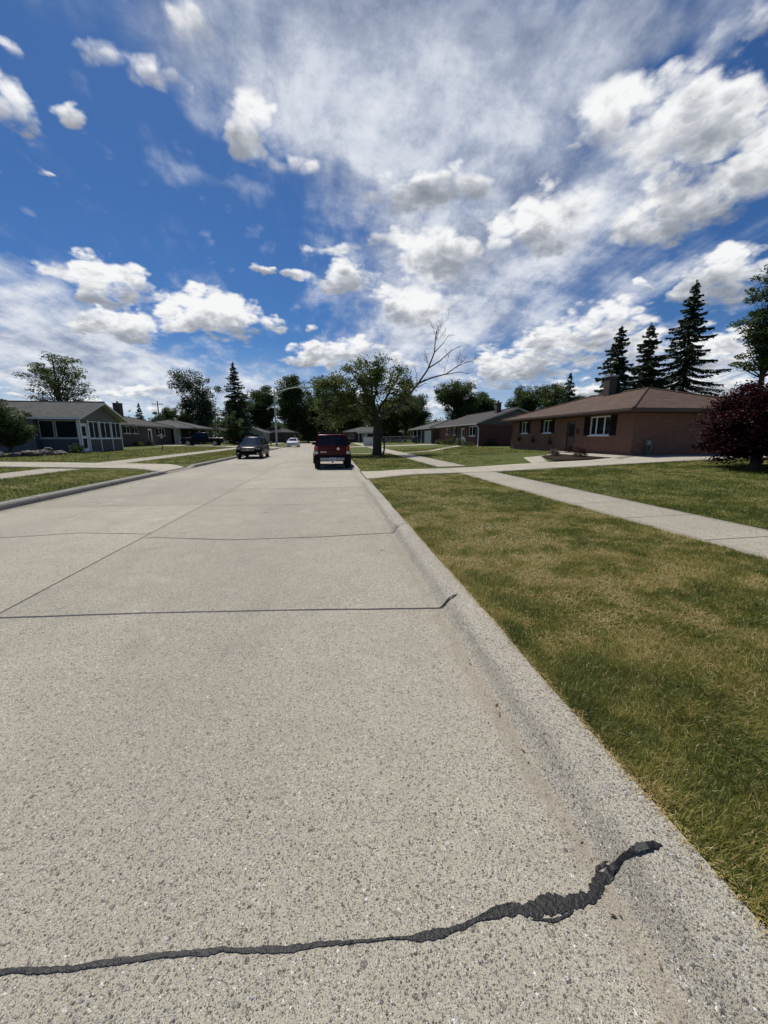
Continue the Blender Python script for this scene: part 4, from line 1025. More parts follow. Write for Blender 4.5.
# ------------------------------------------------------------------ trees and shrubs where they stand
# street tree with one dead limb
def street_tree():
    B = Vector((3.68, 31.5, gz(3.68))); rs = random.Random(21)
    h = thing('street_tree', 'gnarled street tree with thin leafy crown and one long dead limb', 'tree', B)
    m = MB()
    ax = [B+Vector(q) for q in ((0, 0, -.1), (.0, 0, .25), (.02, 0, 1.1), (.02, .05, 2.2), (-.12, .1, 3.2), (-.35, .1, 4.4), (-.4, .2, 5.4), (-.3, .2, 6.1))]
    rr = [.5, .38, .34, .32, .22, .13, .07, .02]
    m.tube(ax, rr, 12)
    lobes = [((-.5, 0, 6.5), (2.0, 1.9, 1.35)), ((-1.4, 0, 5.6), (2.3, 2.4, 1.9)), ((.9, .2, 5.7), (2.2, 2.2, 1.7)), ((-3.4, .1, 4.4), (1.7, 1.8, 1.9)), ((-3.8, 0, 3.0), (1.2, 1.5, 1.1)), ((-3.9, .3, 5.9), (1.2, 1.4, .8)), ((2.3, .2, 5.2), (1.0, 1.3, 1.1)), ((-1.6, .2, 3.7), (1.8, 1.8, .9)), ((.4, -.4, 3.7), (1.7, 1.6, .8)), ((-1.0, -.8, 3.2), (1.6, 1.2, .6))]
    L = [((B.x+c[0], B.y+c[1], B.z+c[2]), r) for c, r in lobes]
    C = []
    # main boughs
    boughs = [((-.1, .1, 2.9), (-2.2, .3, 5.0), (-3.6, .2, 5.4)), ((-.1, .1, 2.6), (-2.3, -.4, 3.7), (-4.1, -.3, 3.5)), ((-.2, .1, 3.6), (-1.3, .8, 6.0), (-1.8, .9, 7.3)), ((0, .1, 3.3), (1.2, -.6, 5.3), (1.9, -.8, 6.9)), ((.0, .1, 2.7), (1.6, .7, 4.3), (2.9, .8, 5.5)), ((-.3, .1, 4.2), (.1, -1.0, 5.8), (-.1, -1.1, 6.7)), ((-.2, .1, 3.2), (-1.0, -1.5, 5.2), (-2.0, -2.0, 6.0))]
    bp = []
    for a, b_, c in boughs:
        pts = [B+Vector(a)*(1-t)**2 + Vector(b_)*2*t*(1-t) + Vector(c)*t*t + Vector((rs.uniform(-.1, .1), rs.uniform(-.1, .1), rs.uniform(-.1, .1)))*(0 < t < 1) for t in [i/8 for i in range(9)]]
        m.tube(pts, [.115*(1-.85*i/8) for i in range(9)], 7); bp.append(pts)
    for tp in in_lobes(L, 175, rs, .4):
        pl = min(bp, key=lambda P: min((p-tp).length for p in P[2:])); st = min(pl[2:], key=lambda p: (p-tp).length+(1.5 if p.z > tp.z+.3 else 0))
        pts = curve_pts(st, tp, (0, 0, -.1), 5, .12, rs); m.tube(pts, [.045*(1-.8*i/5) for i in range(6)], 4)
        C.append((tp, 1)); C.append((pts[3], .55))
    m.build('trunk', BARK, h, smooth=True, angle=80)
    P = []; D = []
    for c, q in C:
        n = int(74*q*rs.uniform(.3, 1.7)); cr = rs.uniform(.28, .7)
        g = NP.normal(0, .5, (n, 3))*cr; g[:, 2] *= .7; P.append(g+np.array(c)); D.append(np.full(n, rs.uniform(.25, .75)))
    V, F, T = leaf_quads(np.concatenate(P), .17, .2, tint=np.concatenate(D)); np_mesh('crown', V, F, FOLO, h, {'tint': T})
    # the dead limb
    m = MB(); Y = 31.5
    main = [(3.72, 2.9), (4.3, 3.35), (5.33, 3.94), (6.18, 4.77), (6.93, 5.68), (7.77, 6.86), (8.31, 8.19), (8.38, 9.06), (8.46, 9.84)]
    def br(pts, r0, r1, yo=0., depth=2):
        n = len(pts); Q = [Vector((x, Y+yo*i/n+rs.uniform(-.05, .05), z)) for i, (x, z) in enumerate(pts)]
        m.tube(Q, [r0+(r1-r0)*i/(n-1) for i in range(n)], 6)
        def twigs(Q, r, d):
            for i in range(1, len(Q)):
                for _ in range((1, 2, 3)[d]):
                    if rs.random() < .35: continue
                    t = (Q[i]-Q[i-1]); a = Q[i-1].lerp(Q[i], rs.random()); dr = t.normalized()
                    s = Vector((rs.uniform(-1, 1), rs.uniform(-1, 1), rs.uniform(-.35, 1))); s = (dr*.6+s*.85).normalized(); L = rs.uniform(.6, 1.3)*(.32, .62, 1.35)[d]
                    e = [a]
                    for j in range(4): e.append(e[-1]+(s+Vector((rs.uniform(-.3, .3), rs.uniform(-.3, .3), rs.uniform(-.15, .35)))).normalized()*L/4)
                    m.tube(e, [r*.42*(1-.7*j/4)+.005 for j in range(5)], 4)
                    if d > 0: twigs(e, r*.5, d-1)
        twigs(Q[max(1, n//2-1):], max(r1, .02), depth)
    br(main[:5], .115, .08, 0, -1)
    br(main[4:], .08, .018, .3, 2)
    br([(6.93, 5.77), (8.07, 6.24), (9.22, 6.53), (10.17, 7.18), (11.14, 7.47)], .075, .014, -.5, 2)
    br([(7.77, 6.94), (8.8, 7.59), (9.74, 8.4), (10.5, 8.78)], .06, .014, .4, 2)
    br([(9.22, 6.53), (10.38, 6.73), (11.18, 6.57)], .04, .012, -.2, 1)
    br([(8.31, 8.19), (9.0, 8.9), (9.5, 9.6)], .04, .012, .3, 1)
    br([(6.0, 4.6), (6.7, 4.5), (7.3, 4.65)], .045, .014, -.3, 0)
    br([(6.93, 5.7), (6.9, 6.5), (6.7, 7.1)], .03, .01, .2, 0)
    m.build('dead_limb', BARKG, h, smooth=True, angle=80)
    m = MB(); m.tube([(3.95, 31.3, 2.0), (3.98, 31.2, 1.75), (4.16, 31.15, 1.35), (4.24, 31.15, .95), (4.22, 31.15, .55), (4.1, 31.2, .1)], [.04, .05, .06, .065, .07, .08], 8)
    m.build('basal_stem', BARK, h, smooth=True, angle=80)
    m = MB()
    return h
street_tree()

# purple maple on the near lawn
def maple():
    B = Vector((14.95, 11.9, gz(14.95))); rs = random.Random(4)
    h = thing('japanese_maple', 'dense dark purple maple with low rounded crown on the lawn', 'tree', B)
    m = MB(); m.tube([B+Vector((0, 0, -.1)), B+Vector((.02, 0, .25)), B+Vector((.0, .02, .7)), B+Vector((.1, .05, 1.2))], [.22, .165, .15, .12], 10)
    P = []; D = []; Nn = []
    tips = []
    for _ in range(340):
        d = Vector((rs.gauss(0, 1), rs.gauss(0, 1), rs.gauss(0, .8))).normalized(); q = .55+.47*rs.random()**.7
        if d.z < -.85: continue
        lump = 1+.10*math.sin(d.x*7+1)*math.cos(d.y*6)+.06*math.sin(d.z*11)
        tips.append(B+Vector((.95+d.x*2.1*q*lump, d.y*2.4*q*lump, 1.60+d.z*(1.62 if d.z > 0 else 1.55)*q*lump)))
    for i, tp in enumerate(tips):
        st = B+Vector((0, 0, rs.uniform(.5, 1.1)))
        if i % 3 == 0: m.tube(curve_pts(st, tp, (0, 0, .45), 6, .07, rs), [.055*(1-.85*j/6) for j in range(7)], 5)
        n = rs.randint(150, 260); g = NP.normal(0, .5, (n, 3))*np.array([.42, .42, .17])*rs.uniform(.7, 1.3); g[:, 2] -= .25*(g[:, 0]**2+g[:, 1]**2)
        P.append(g+np.array(tp)); D.append(np.full(n, rs.uniform(.1, .7)))
    m.build('trunk', BARK, h, smooth=True, angle=80)
    PP = np.concatenate(P); DD = np.concatenate(D); k = PP[:, 2] > B.z+.10; PP, DD = PP[k], DD[k]
    V, F, T = leaf_quads(PP, .105, .35, asp=.6, tint=DD); np_mesh('crown', V, F, FOLR, h, {'tint': T})
maple()

# conifers behind the brown house
G = 'spruces behind the brown brick house'
conifer('shorter spruce with broad ragged tiers just behind the wide chimney', (37.0, 48, .5), 14.9, 3.7, z0=.3, seed=3, group=G, gap=.5, dens=1.8, needle=.32, bare=.12, droop=.3)
conifer('slim spruce with bare lower trunk between its two neighbours', (41.6, 48.5, .5), 15.6, 3.0, z0=.5, seed=8, group=G, gap=.5, dens=1.75, needle=.32, bare=.14, droop=.22, r0=.24)
conifer('tallest narrow spruce behind the brown roof with long layered boughs', (46.8, 48, .5), 20.7, 4.9, z0=.34, seed=5, group=G, gap=.56, dens=1.75, needle=.32, bare=.1, droop=.3, shape=.95, r0=.3)
conifer('low wide spruce filling between the slim and the tallest spruce', (44.0, 50.5, .5), 11.5, 3.0, z0=.2, seed=17, group=G, gap=.5, dens=1., bare=.05)
conifer('small spruce top peeping over the ridge beside the chimney', (34.4, 54, .5), 10.0, 2.4, z0=.3, seed=19, group=G, gap=.5, dens=1.)
# cropped pine at the frame edge: open crown, tall bare trunk
broadleaf('tall pine with bare trunk and level branches behind the purple maple', (46.6, 38, .5), 7.5, .34, [((0, 0, 16.4), (2.0, 2.2, 2.6)), ((-.8, 0, 12.6), (2.8, 2.6, 1.6)), ((-.6, .2, 9.4), (2.7, 2.4, .9)), ((1.5, 0, 11), (2.6, 2.4, 2.6)), ((.5, 0, 14.5), (2.4, 2.4, 1.6))], tips=78, per=105, leaf=.30, clump=.9, mat=FOLD, seed=33, name='pine_tree', squash=.42, top=19, flat=.5)

# woodland behind the houses: each tree on its own
TL = 'trees standing behind the houses'
def bt(label, x, y, H, R, seed, mat=None, leaf=.3, tips=60, per=120, clump=1.15, z0=.3, **kw):
    z0h = H*z0; c = (H+z0h)/2; rz = (H-z0h)/2
    rs = random.Random(seed*7+1)
    lob = [((0, 0, c), (R*.8, R*.8, rz*.86))]
    for k in range(6):
        a = k*1.047+rs.uniform(-.4, .4); lob.append(((math.cos(a)*R*.48, math.sin(a)*R*.48, c+rs.uniform(-.55, .62)*rz), (R*rs.uniform(.36, .58), R*.5, rz*rs.uniform(.3, .45))))
    return broadleaf(label, (x, y, gz(x) if abs(x) < 40 else .4), z0h*.8, .12+H*.018, lob, tips=tips, per=per, leaf=leaf, clump=clump*R/4.5, mat=mat, group=TL, seed=seed, **kw)
bt('round dense oak rising over the red brick house roof', 24.6, 75, 12.6, 4.5, 41, tips=90, per=170)
bt('broad dark tree beside the round oak, behind the brick chimney', 31.0, 78, 10.2, 3.8, 42, tips=70, per=150)
bt('leafy tree peeping over the far end of the brown roof', 39.2, 76, 12.2, 4.0, 43, tips=80, per=150, mat=FOLM)
bt('wide tree with lumpy top between chimney and red brick house', 47.0, 78, 13.2, 4.6, 44, tips=90, per=150, mat=FOLM)
bt('small dark tree tucked behind the far corner of the brown house', 53.5, 80, 10.6, 3.6, 45)
bt('mid height tree behind the garage house carport', 17.5, 92, 11.0, 4.6, 46, tips=80, per=150)
bt('dark spreading tree behind the chain link fence', 12.0, 88, 10.0, 4.4, 47, tips=80, per=150, mat=FOLM, z0=.2)
bt('tall dim tree beyond the far ranch house with pale fascia', 7.0, 118, 14.5, 5.6, 48, tips=90, per=140, leaf=.4, z0=.15)
bt('dim tree between the far ranch house and the garage house', 22.0, 104, 13.0, 5.2, 49, tips=80, per=140, leaf=.4, z0=.15)
bt('low bushy tree by the far porch posts', 15.5, 97, 6.2, 3.0, 50, tips=50, per=120, z0=.15)
# end of the street
bt('tallest dark maple behind the street lamp arm', -10.6, 116, 19.6, 6.2, 51, tips=120, per=170, leaf=.42, mat=FOLD, z0=.1)
bt('dark maple between the lamp and the dark spruce', -18.3, 108, 15.6, 5.0, 52, tips=100, per=160, leaf=.4, z0=.12)
bt('dark tree closing the end of the street over the white car', -3.2, 126, 19.0, 6.0, 53, tips=120, per=170, leaf=.45, z0=.08)
bt('dim tree filling the street end behind the red car', 3.6, 140, 18.5, 6.6, 54, tips=100, per=150, leaf=.5, z0=.06)
bt('low shadowy tree at the bend behind the white car', -6.8, 122, 8.5, 4.4, 55, tips=70, per=150, leaf=.35, z0=.05)
bt('leafy tree at the bend just beyond the red car roof', -1.3, 108, 9.5, 3.6, 56, tips=70, per=150, leaf=.35, z0=.1)
# west side
bt('open crowned locust behind the porch house roof', -38.0, 62, 13.4, 5.0, 61, tips=62, per=90, leaf=.3, clump=1.05, z0=.36, squash=.4, flat=.6)
broadleaf('wind swept silver poplar with ragged top behind the carport house', (-26.6, 85, .4), 3.0, .3, [((-3.2, 0, 11.8), (2.2, 2.2, 2.2)), ((-.4, 0, 12.4), (2.0, 2.2, 2.3)), ((2.6, 0, 10.5), (2.0, 2, 1.9)), ((0, 0, 8), (2.8, 2.5, 2.4)), ((-3.3, 0, 7.0), (1.4, 1.6, 1.0)), ((2.5, 0, 7), (1.9, 2, 2.2)), ((.5, 0, 4.6), (3.2, 2.4, 1.4))], tips=90, per=95, leaf=.32, clump=.95, mat=FOLS, seed=62, name='poplar_tree', group=TL, flat=.1, squash=.9, top=12)
conifer('dark pointed spruce beside the silver poplar', (-18.1, 80, .3), 15.2, 4.1, z0=.06, seed=63, group=TL, gap=.6, dens=1.3, droop=.25, nb=11)
bt('small round yard tree in front of the dark spruce', -16.9, 72, 5.9, 2.1, 64, tips=46, per=130, leaf=.2, clump=1.1, z0=.12, mat=FOLM)
bt('low dark tree over the brown ranch roof near the utility pole', -37.0, 96, 8.2, 3.2, 65, tips=50)
conifer('tiny far spruce over the brown ranch roof', (-40.0, 90, .4), 8.2, 1.8, z0=.1, seed=66, group=TL, gap=.5)
bt('far round tree between utility pole and poplar', -33.2, 98, 8.0, 3.0, 67, tips=50)
bt('dim tree behind the cottage roof', -22.8, 101, 11.2, 3.6, 68, tips=70, per=140, leaf=.36, z0=.12)
# big evergreen shrub before the porch house
broadleaf('large dark evergreen shrub hiding the corner of the porch house', (-21.6, 29.6, .36), .5, .11, [((0, 0, 2.2), (1.5, 1.3, 1.55)), ((-.9, .1, 2.3), (1.2, 1.2, 1.3)), ((.5, 0, 1.6), (.9, 1, .8))], tips=80, per=130, leaf=.13, clump=.42, mat=FOLM, seed=70, name='evergreen_shrub', cat='shrub', top=3.0)
shrub('low green shrub against the porch wall beside the rocks', (-19.8, 33.6), (.7, .6, .5), 900, .1, FOLD, seed=71)
shrub('small rounded shrub under the brown ranch windows', (-24.6, 54.0), (.6, .6, .5), 700, .12, FOLD, seed=72)
shrub('second dark shrub under the ranch windows by the white door', (-24.6, 57.6), (.55, .5, .75), 700, .12, FOLD, seed=73)
# bed of the brown house
shrub('dry tan mounded shrub at the corner of the mulch bed', (13.75, 22.6), (.42, .42, .32), 900, .07, FOLT, seed=74)
shrub('reddish brown mounded shrub in the mulch bed before the door', (14.35, 20.9), (.45, .45, .45), 1000, .07, FOLR, seed=75)
shrub('low purple flowering plant near the front door of the brown house', (16.6, 25.4), (.3, .3, .5), 500, .07, FOLR, seed=76)
# shrubs of the red brick house
for i, (x, y, rz, lb) in enumerate(((16.7, 59.6, .55, 'low green shrub under the far window of the red brick house'), (16.7, 56.2, .6, 'round green shrub between the two far red house windows'), (16.6, 53.0, .9, 'taller shrub beside the white door of the red house'), (16.4, 48.6, .8, 'loose shrub before the wide window of the red house'), (18.9, 44.3, .8, 'dark shrub against the gabled side wall of the red house'), (16.6, 46.2, .4, 'flat shrub at the near corner of the red house'))):
    shrub(lb, (x, y), (.75, .7, rz), 800, .13, FOLD if i % 2 else FOLM, seed=80+i)

# rocks by the porch house drive
ROCK = pm('rock', (.10, .085, .075), .9, .45, 3, bmp=.8)
def rock(x, y, s, label, seed):
    import bmesh
    rs = random.Random(seed); bm = bmesh.new(); bmesh.ops.create_icosphere(bm, subdivisions=3, radius=1)
    sc = Vector((s*rs.uniform(.8, 1.3), s*rs.uniform(.8, 1.2), s*rs.uniform(.55, .8))); z = gzz(x, y)
    ph = [rs.uniform(0, 6) for _ in range(6)]
    for v in bm.verts:
        c = v.co.copy(); k = 1+.16*math.sin(c.x*3+ph[0])+.14*math.sin(c.y*4+ph[1])+.12*math.sin(c.z*5+ph[2])+.07*math.sin(c.x*9+c.y*7+ph[3])
        c = Vector((round(c.x*k*2.3)/2.3*.35+c.x*k*.65, round(c.y*k*2.3)/2.3*.35+c.y*k*.65, c.z*k)); v.co = Vector((c.x*sc.x, c.y*sc.y, c.z*sc.z+s*.22))
    me = bpy.data.meshes.new('boulder'); bm.to_mesh(me); bm.free(); me.materials.append(ROCK)
    o = link_mesh('boulder', me); o.location = (x, y, z); tag(o, label, 'rock', 'boulders edging the bed by the porch house')
for i, (x, y, s, lb) in enumerate(((-20.3, 26.7, .42, 'rough boulder under the evergreen shrub, at the driveway end'), (-19.9, 27.6, .34, 'small boulder second from the driveway end of the rock row'), (-19.6, 28.4, .45, 'flat wide boulder in the middle of the rock row'), (-19.5, 29.3, .4, 'brown boulder next to the tilted pale one'), (-19.6, 30.1, .5, 'largest pale boulder, tilted, nearest the porch'), (-19.4, 31.0, .36, 'low boulder at the porch end of the rock row'), (-20.9, 26.2, .3, 'half hidden boulder behind the first of the row'))): rock(x, y, s, lb, 200+i)

# far wood that reads as one mass
P = []; D = []
for i in range(46):
    x = RN.uniform(-34, 36); y = RN.uniform(146, 154) if abs(x+3) < 9 else RN.uniform(125, 150); H = RN.uniform(3.5, 7); n = 420; g = NP.normal(0, .5, (n, 3))*np.array([3, 2.5, H*.45]); g += np.array([x, y, H*.42]); g[:, 2] = np.clip(g[:, 2], .1, 14); P.append(g); D.append(np.full(n, RN.uniform(.1, .5)))
for sx in (-1, 1):
    for i in range(170):
        x = sx*RN.uniform(30, 330) if i % 3 else RN.uniform(-60, 60); y = RN.uniform(150, 215) if abs(x) < 150 else RN.uniform(90, 200); H = RN.uniform(7, 12)
        n = 170; g = NP.normal(0, .5, (n, 3))*np.array([5, 4, H*.38]); g += np.array([x, y, H*.5]); g[:, 2] = np.clip(g[:, 2], .2, 14); P.append(g); D.append(np.full(n, RN.uniform(.2, .6)))
V, F, T = leaf_quads(np.concatenate(P), 1.1, .1, tint=np.concatenate(D))
tag(np_mesh('far_woods', V, F, FOLD, None, {'tint': T}), 'far dark treeline closing the horizon behind the houses', 'trees', kind='stuff')
# ------------------------------------------------------------------ vehicles and street furniture
def paint(name, col, rough=.25):
    m, t, b = newmat(name); n = t.noise(objc(t), 3, 4, .6)
    t.set(b.inputs['Base Color'], t.ramp(n, [(.3, [c*.88 for c in col]), (.7, col)]))
    b.inputs['Roughness'].default_value = rough; b.inputs['Coat Weight'].default_value = .12; b.inputs['Coat Roughness'].default_value = .05; b.inputs['Specular IOR Level'].default_value = .15
    return m
REDP = paint('red_car_paint', (.075, .004, .007)); BLKP = pm('black_car_paint', (.004, .0045, .005), .3, .1, 4, spec=.06); WHTP = paint('white_car_paint', (.62, .63, .64)); NAVP = paint('navy_car_paint', (.004, .005, .010))
CARGL = glassmat('car_glass', (.008, .010, .012), .12)
TYRE = pm('rubber', (.018, .018, .018), .85, .2, 20); RIMM = pm('alloy', (.42, .43, .44), .3, .1, 10, metal=.9); PLAST = pm('black_plastic', (.010, .010, .011), .7, .15, 16, spec=.1)
SILV = pm('silver_plastic', (.30, .305, .31), .4, .08, 10, metal=.3); REDL = pm('tail_lens', (.30, .006, .008), .15, .15, 12, coat=.6); CLEARL = pm('clear_lens', (.62, .64, .66), .12, .1, 12, coat=.8)
LENSD = pm('headlight_lens', (.16, .165, .17), .12, .3, 14, coat=.6); AMBL = pm('amber_lens', (.5, .14, .01), .2, .1, 12); CHROME = pm('chrome', (.6, .6, .6), .12, .05, 10, metal=1); PLATEM = pm('plate_white', (.62, .63, .66), .4, .06, 30); PLATED = pm('plate_blue', (.03, .05, .16), .5, .1, 20)

def wheel(parent, x, y, r, w, spokes=5):
    s = 1 if y > 0 else -1
    t_ = MB(); y0 = y-w/2
    t_.lathe((x, y0, r), [(r*.62, 0), (r*.93, 0), (r, w*.12), (r*1.0, w*.88), (r*.93, w), (r*.62, w), (r*.6, w*.5)], 28, 'y'); ty = t_.build('wheel', TYRE, parent, smooth=True, angle=35)
    yo = y+s*w*.40; m = MB(); m.lathe((x, yo-.01, r), [(r*.6, 0), (r*.6, .02)], 24, 'y'); m.build('brake_disc', PLAST, ty)
    q = MB()
    for k in range(spokes):
        a = k*6.283/spokes; c, sn = math.cos(a), math.sin(a); wd = r*.11
        p = [(x+c*r*.1-sn*wd, yo+s*.016, r+sn*r*.1+c*wd), (x+c*r*.1+sn*wd, yo+s*.016, r+sn*r*.1-c*wd), (x+c*r*.62+sn*wd*.8, yo+s*.016, r+sn*r*.62-c*wd*.8), (x+c*r*.62-sn*wd*.8, yo+s*.016, r+sn*r*.62+c*wd*.8)]
        q.prism(p, (0, s*.022, 0))
    q.lathe((x, yo+s*.02, r), [(r*.16, -.012), (r*.16, .022)], 14, 'y')
    q.lathe((x, yo+s*.012, r), [(r*.55, -.012), (r*.66, -.012), (r*.66, .02), (r*.58, .02)], 28, 'y')
    q.build('rim', RIMM, ty)

def vehicle(name, label, cat, P, group=None):
    """P: dict of a body; local frame: +x forward, z up. returns the Empty (unplaced) and helpers"""
    h = thing(name, label, cat, (0, 0, 0), group)
    L, W, pt = P['L'], P['W'], P['paint']; hw = W/2; wr = P['wr']; wx = P['wheels']; ar = wr*1.17
    def zb(x):
        z = P['sill']+ (P.get('tailup', 0)*sstep(-L/2+.9, -L/2, x)) + P.get('noseup', 0)*sstep(L/2-.9, L/2, x)
        for c in wx:
            if abs(x-c) < ar: z = max(z, wr+math.sqrt(max(0, ar*ar-(x-c)**2)))
        return z
    xs_ = sorted(set([round(-L/2+L*i/54, 3) for i in range(55)] + [round(c+s*ar, 3) for c in wx for s in (-1.001, 1.001, -.98, .98)]))
    prof = P['deck']           # list of (x, z) of the upper body line (bonnet, belt, boot)
    def zt(x):
        for (a, za), (b_, zb_) in zip(prof, prof[1:]):
            if a <= x <= b_: return za+(zb_-za)*(x-a)/(b_-a)
        return prof[-1][1]
    rings = []
    for x in xs_:
        e = 1-.13*max(0, (abs(x)-(L/2-.55))/.55)**2*P.get('round', 1.)         # plan taper at the ends
        z0, z1 = zb(x), zt(x); w = hw*e
        r = []
        zz = [z0, z0+(z1-z0)*.35, z0+(z1-z0)*.72, z1-.05, z1]
        ww = [w*.965, w*1.0, w*.985, w*.955, w*.90]
        for a, b_ in zip(zz, ww): r.append((x, -b_, a))
        r.append((x, -w*.4, z1+P.get('crown', .03))); r.append((x, w*.4, z1+P.get('crown', .03)))
        for a, b_ in reversed(list(zip(zz, ww))): r.append((x, b_, a))
        rings.append(r)
    m = MB(); m.loft(rings); m.build('body', pt, h, smooth=True, angle=42)
    # arches, floor
    m = MB(); m.box(-L/2+.25, L/2-.25, -hw*.84, hw*.84, P['sill']+.02, P['sill']+.3); m.build('underbody', PLAST, h)
    for c in wx:
        for s in (-1, 1): wheel(h, c, s*(hw-.135), wr, P.get('tw', .23), P.get('spokes', 5))
    if P.get('clad'):
        for c in wx:
            for s in (-1, 1):
                a = MB(); pts = [(c+ar*1.01*math.cos(t), s*(hw+.004), wr+ar*1.01*math.sin(t)) for t in np.linspace(-.25, math.pi+.25, 18)]
                a.tube(pts, .045, 6); a.build('arch_trim', PLAST, h)
    return h, zt

def cabin(h, P):
    """greenhouse: belt rectangle to roof rectangle, with glass panels laid just proud"""
    (bf, br_, bw, bz), (tf, tr, tw, tz) = P['belt'], P['roof']; pt = P['paint']
    def ring(t):
        f, r, w, z = (bf+(tf-bf)*t, br_+(tr-br_)*t, bw+(tw-bw)*t, bz+(tz-bz)*t)
        return f, r, w, z
    R_ = []
    for t in (0, .33, .66, .9, .97):
        f, r, w, z = ring(t); c = .10; b = P.get('bulge', .06)
        R_.append([(f, -w+c, z), (f+b, -w*.45, z), (f+b, w*.45, z), (f, w-c, z), (f-c*1.1, w, z), ((f+r)/2, w+.012, z), (r+c*.7, w, z), (r, w-c, z), (r-b*.4, 0, z), (r, -w+c, z), (r+c*.7, -w, z), ((f+r)/2, -w-.012, z), (f-c*1.1, -w, z)])
    f, r, w, z = ring(1.0)
    R_.append([(p[0]*.97+(f+r)/2*.03, p[1]*.94, z) for p in R_[-1]]); R_.append([((p[0]-(f+r)/2)*.6+(f+r)/2, p[1]*.6, z+.025) for p in R_[-1]])
    m = MB(); m.loft(R_); c = m.build('cabin', pt, h, smooth=True, angle=50)
    def pane(p, name='window'):
        g = MB(); g.add(p, [(0, 1, 2, 3)]); return g.build(name, CARGL, h)
    def sp(x, t, s):   # point on the side glass
        f, r, w, z = ring(t); return (x, s*(w+.018), z)
    for s in (-1, 1):
        for (x0b, x1b, x0t, x1t, t0, t1) in P['side']:
            pane([sp(x0b, t0, s), sp(x1b, t0, s), sp(x1t, t1, s), sp(x0t, t1, s)])
    def fp(yf, t, front):
        f, r, w, z = ring(t); b = P.get('bulge', .06); y = yf*(w-.11); a = abs(y)
        k = 1. if a <= .45*w else (w-.1-a)/(w-.1-.45*w)
        return ((f+b*k+.018) if front else (r-b*.4*(1-a/(w-.1))-.018), y, z)
    for front, nm, t0, t1 in ((True, 'windscreen', .06, .9), (False, 'rear_window', *P.get('rw', (.12, .88)))):
        g = MB(); n = 8; V = [fp(-1+2*i/n, t, front) for t in (t0, t1) for i in range(n+1)]
        g.add(V, [(i, i+1, n+2+i, n+1+i) for i in range(n)]); g.build(nm, CARGL, h, smooth=True)
    return ring

def lamp_box(h, name, mat, x0, x1, y0, y1, z0, z1, bev=.02):
    m = MB(); m.box(x0, x1, y0, y1, z0, z1); return m.build(name, mat, h, bevel=bev)

def mirrors(h, x, w, z, mat):
    for s in (-1, 1):
        m = MB(); m.box(x-.05, x+.09, s*(w+.02) if s > 0 else -(w+.22), (w+.22) if s > 0 else -(w+.02), z, z+.16); m.build('mirror', mat, h, bevel=.04)

# red off-roader seen from behind
def red_suv():
    P = dict(L=4.45, W=1.86, paint=REDP, wr=.37, wheels=(1.36, -1.28), sill=.42, tailup=.04, deck=[(-2.3, 1.14), (-2.15, 1.18), (1.0, 1.14), (1.25, 1.10), (2.0, 1.02), (2.23, .92)], round=.5, clad=True, tw=.25)
    h, zt = vehicle('parked_suv', 'dark red boxy SUV with roof rack parked at the kerb, seen from behind', 'car', P)
    P.update(belt=(1.15, -2.19, .865, 1.13), roof=(.35, -2.02, .72, 1.72), side=[(.3, .92, .3, .42, .12, .88), (-.62, .24, -.62, .24, .12, .88), (-1.75, -.70, -1.68, -.70, .12, .88)], rw=(.10, .84), bulge=.03)
    cabin(h, P)
    xr = -2.225
    lamp_box(h, 'tailgate', REDP, xr-.03, xr+.05, -.66, .66, .66, 1.13, .03)
    lamp_box(h, 'bumper', PLAST, xr-.13, xr+.18, -.91, .91, .40, .70, .05)
    lamp_box(h, 'bumper_insert', SILV, xr-.155, xr-.12, -.60, .60, .44, .585, .015)
    for s in (-1, 1):
        y0, y1 = sorted((s*.70, s*.885))
        lamp_box(h, 'tail_light', REDL, xr-.045, xr+.05, y0, y1, .90, 1.14, .02); lamp_box(h, 'reversing_light', CLEARL, xr-.045, xr+.05, y0, y1, .76, .892, .02)
    pl = lamp_box(h, 'licence_plate', PLATEM, xr-.175, xr-.158, -.155, .155, .435, .59, .004)
    m = MB()
    for i in range(6): m.box(xr-.1785, xr-.1752, -.12+i*.042, -.092+i*.042, .475, .545)
    m.build('lettering', PLATED, pl)
    m = MB(); m.lathe((xr-.04, -.30, 1.02), [(.015, 0), (.07, 0), (.07, .02), (.05, .02)], 20, 'x'); m.build('emblem', CHROME, h)
    m = MB()
    for i in range(6): m.box(xr-.04, xr-.03, .30+i*.05, .335+i*.05, .835, .885)
    m.build('lettering', CHROME, h)
    lamp_box(h, 'gate_handle', PLAST, xr-.05, xr-.028, -.17, .17, .93, .985, .01)
    m = MB()
    m.tube([(.15, -.62, 1.73), (.05, -.62, 1.84), (-1.75, -.62, 1.84), (-1.9, -.62, 1.73)], .03, 8); m.tube([(.15, .62, 1.73), (.05, .62, 1.84), (-1.75, .62, 1.84), (-1.9, .62, 1.73)], .03, 8)
    for x in (0.0, -.6, -1.2, -1.7): m.tube([(x, -.62, 1.835), (x, .62, 1.835)], .02, 6)
    m.build('roof_rack', PLAST, h)
    m = MB(); m.tube([(-2.09, -.05, 1.26), (-2.13, .3, 1.22), (-2.14, .48, 1.215)], .012, 6); m.build('rear_wiper', PLAST, h)
    mirrors(h, .72, .88, 1.16, PLAST)
    m = MB(); m.tube([(-2.0, -.55, .36), (-2.3, -.55, .34)], .03, 8); m.build('exhaust', METALG, h)
    m = MB(); m.box(-2.42, -2.2, -.035, .035, .33, .40); m.build('hitch', PLAST, h)
    for s in (-1, 1): lamp_box(h, 'headlight', CLEARL, 2.1, 2.2, *sorted((s*.5, s*.82)), .78, .95)
    h.location = (.02, 21.98, 0); h.rotation_euler = (0, 0, rad(90.6))
red_suv()

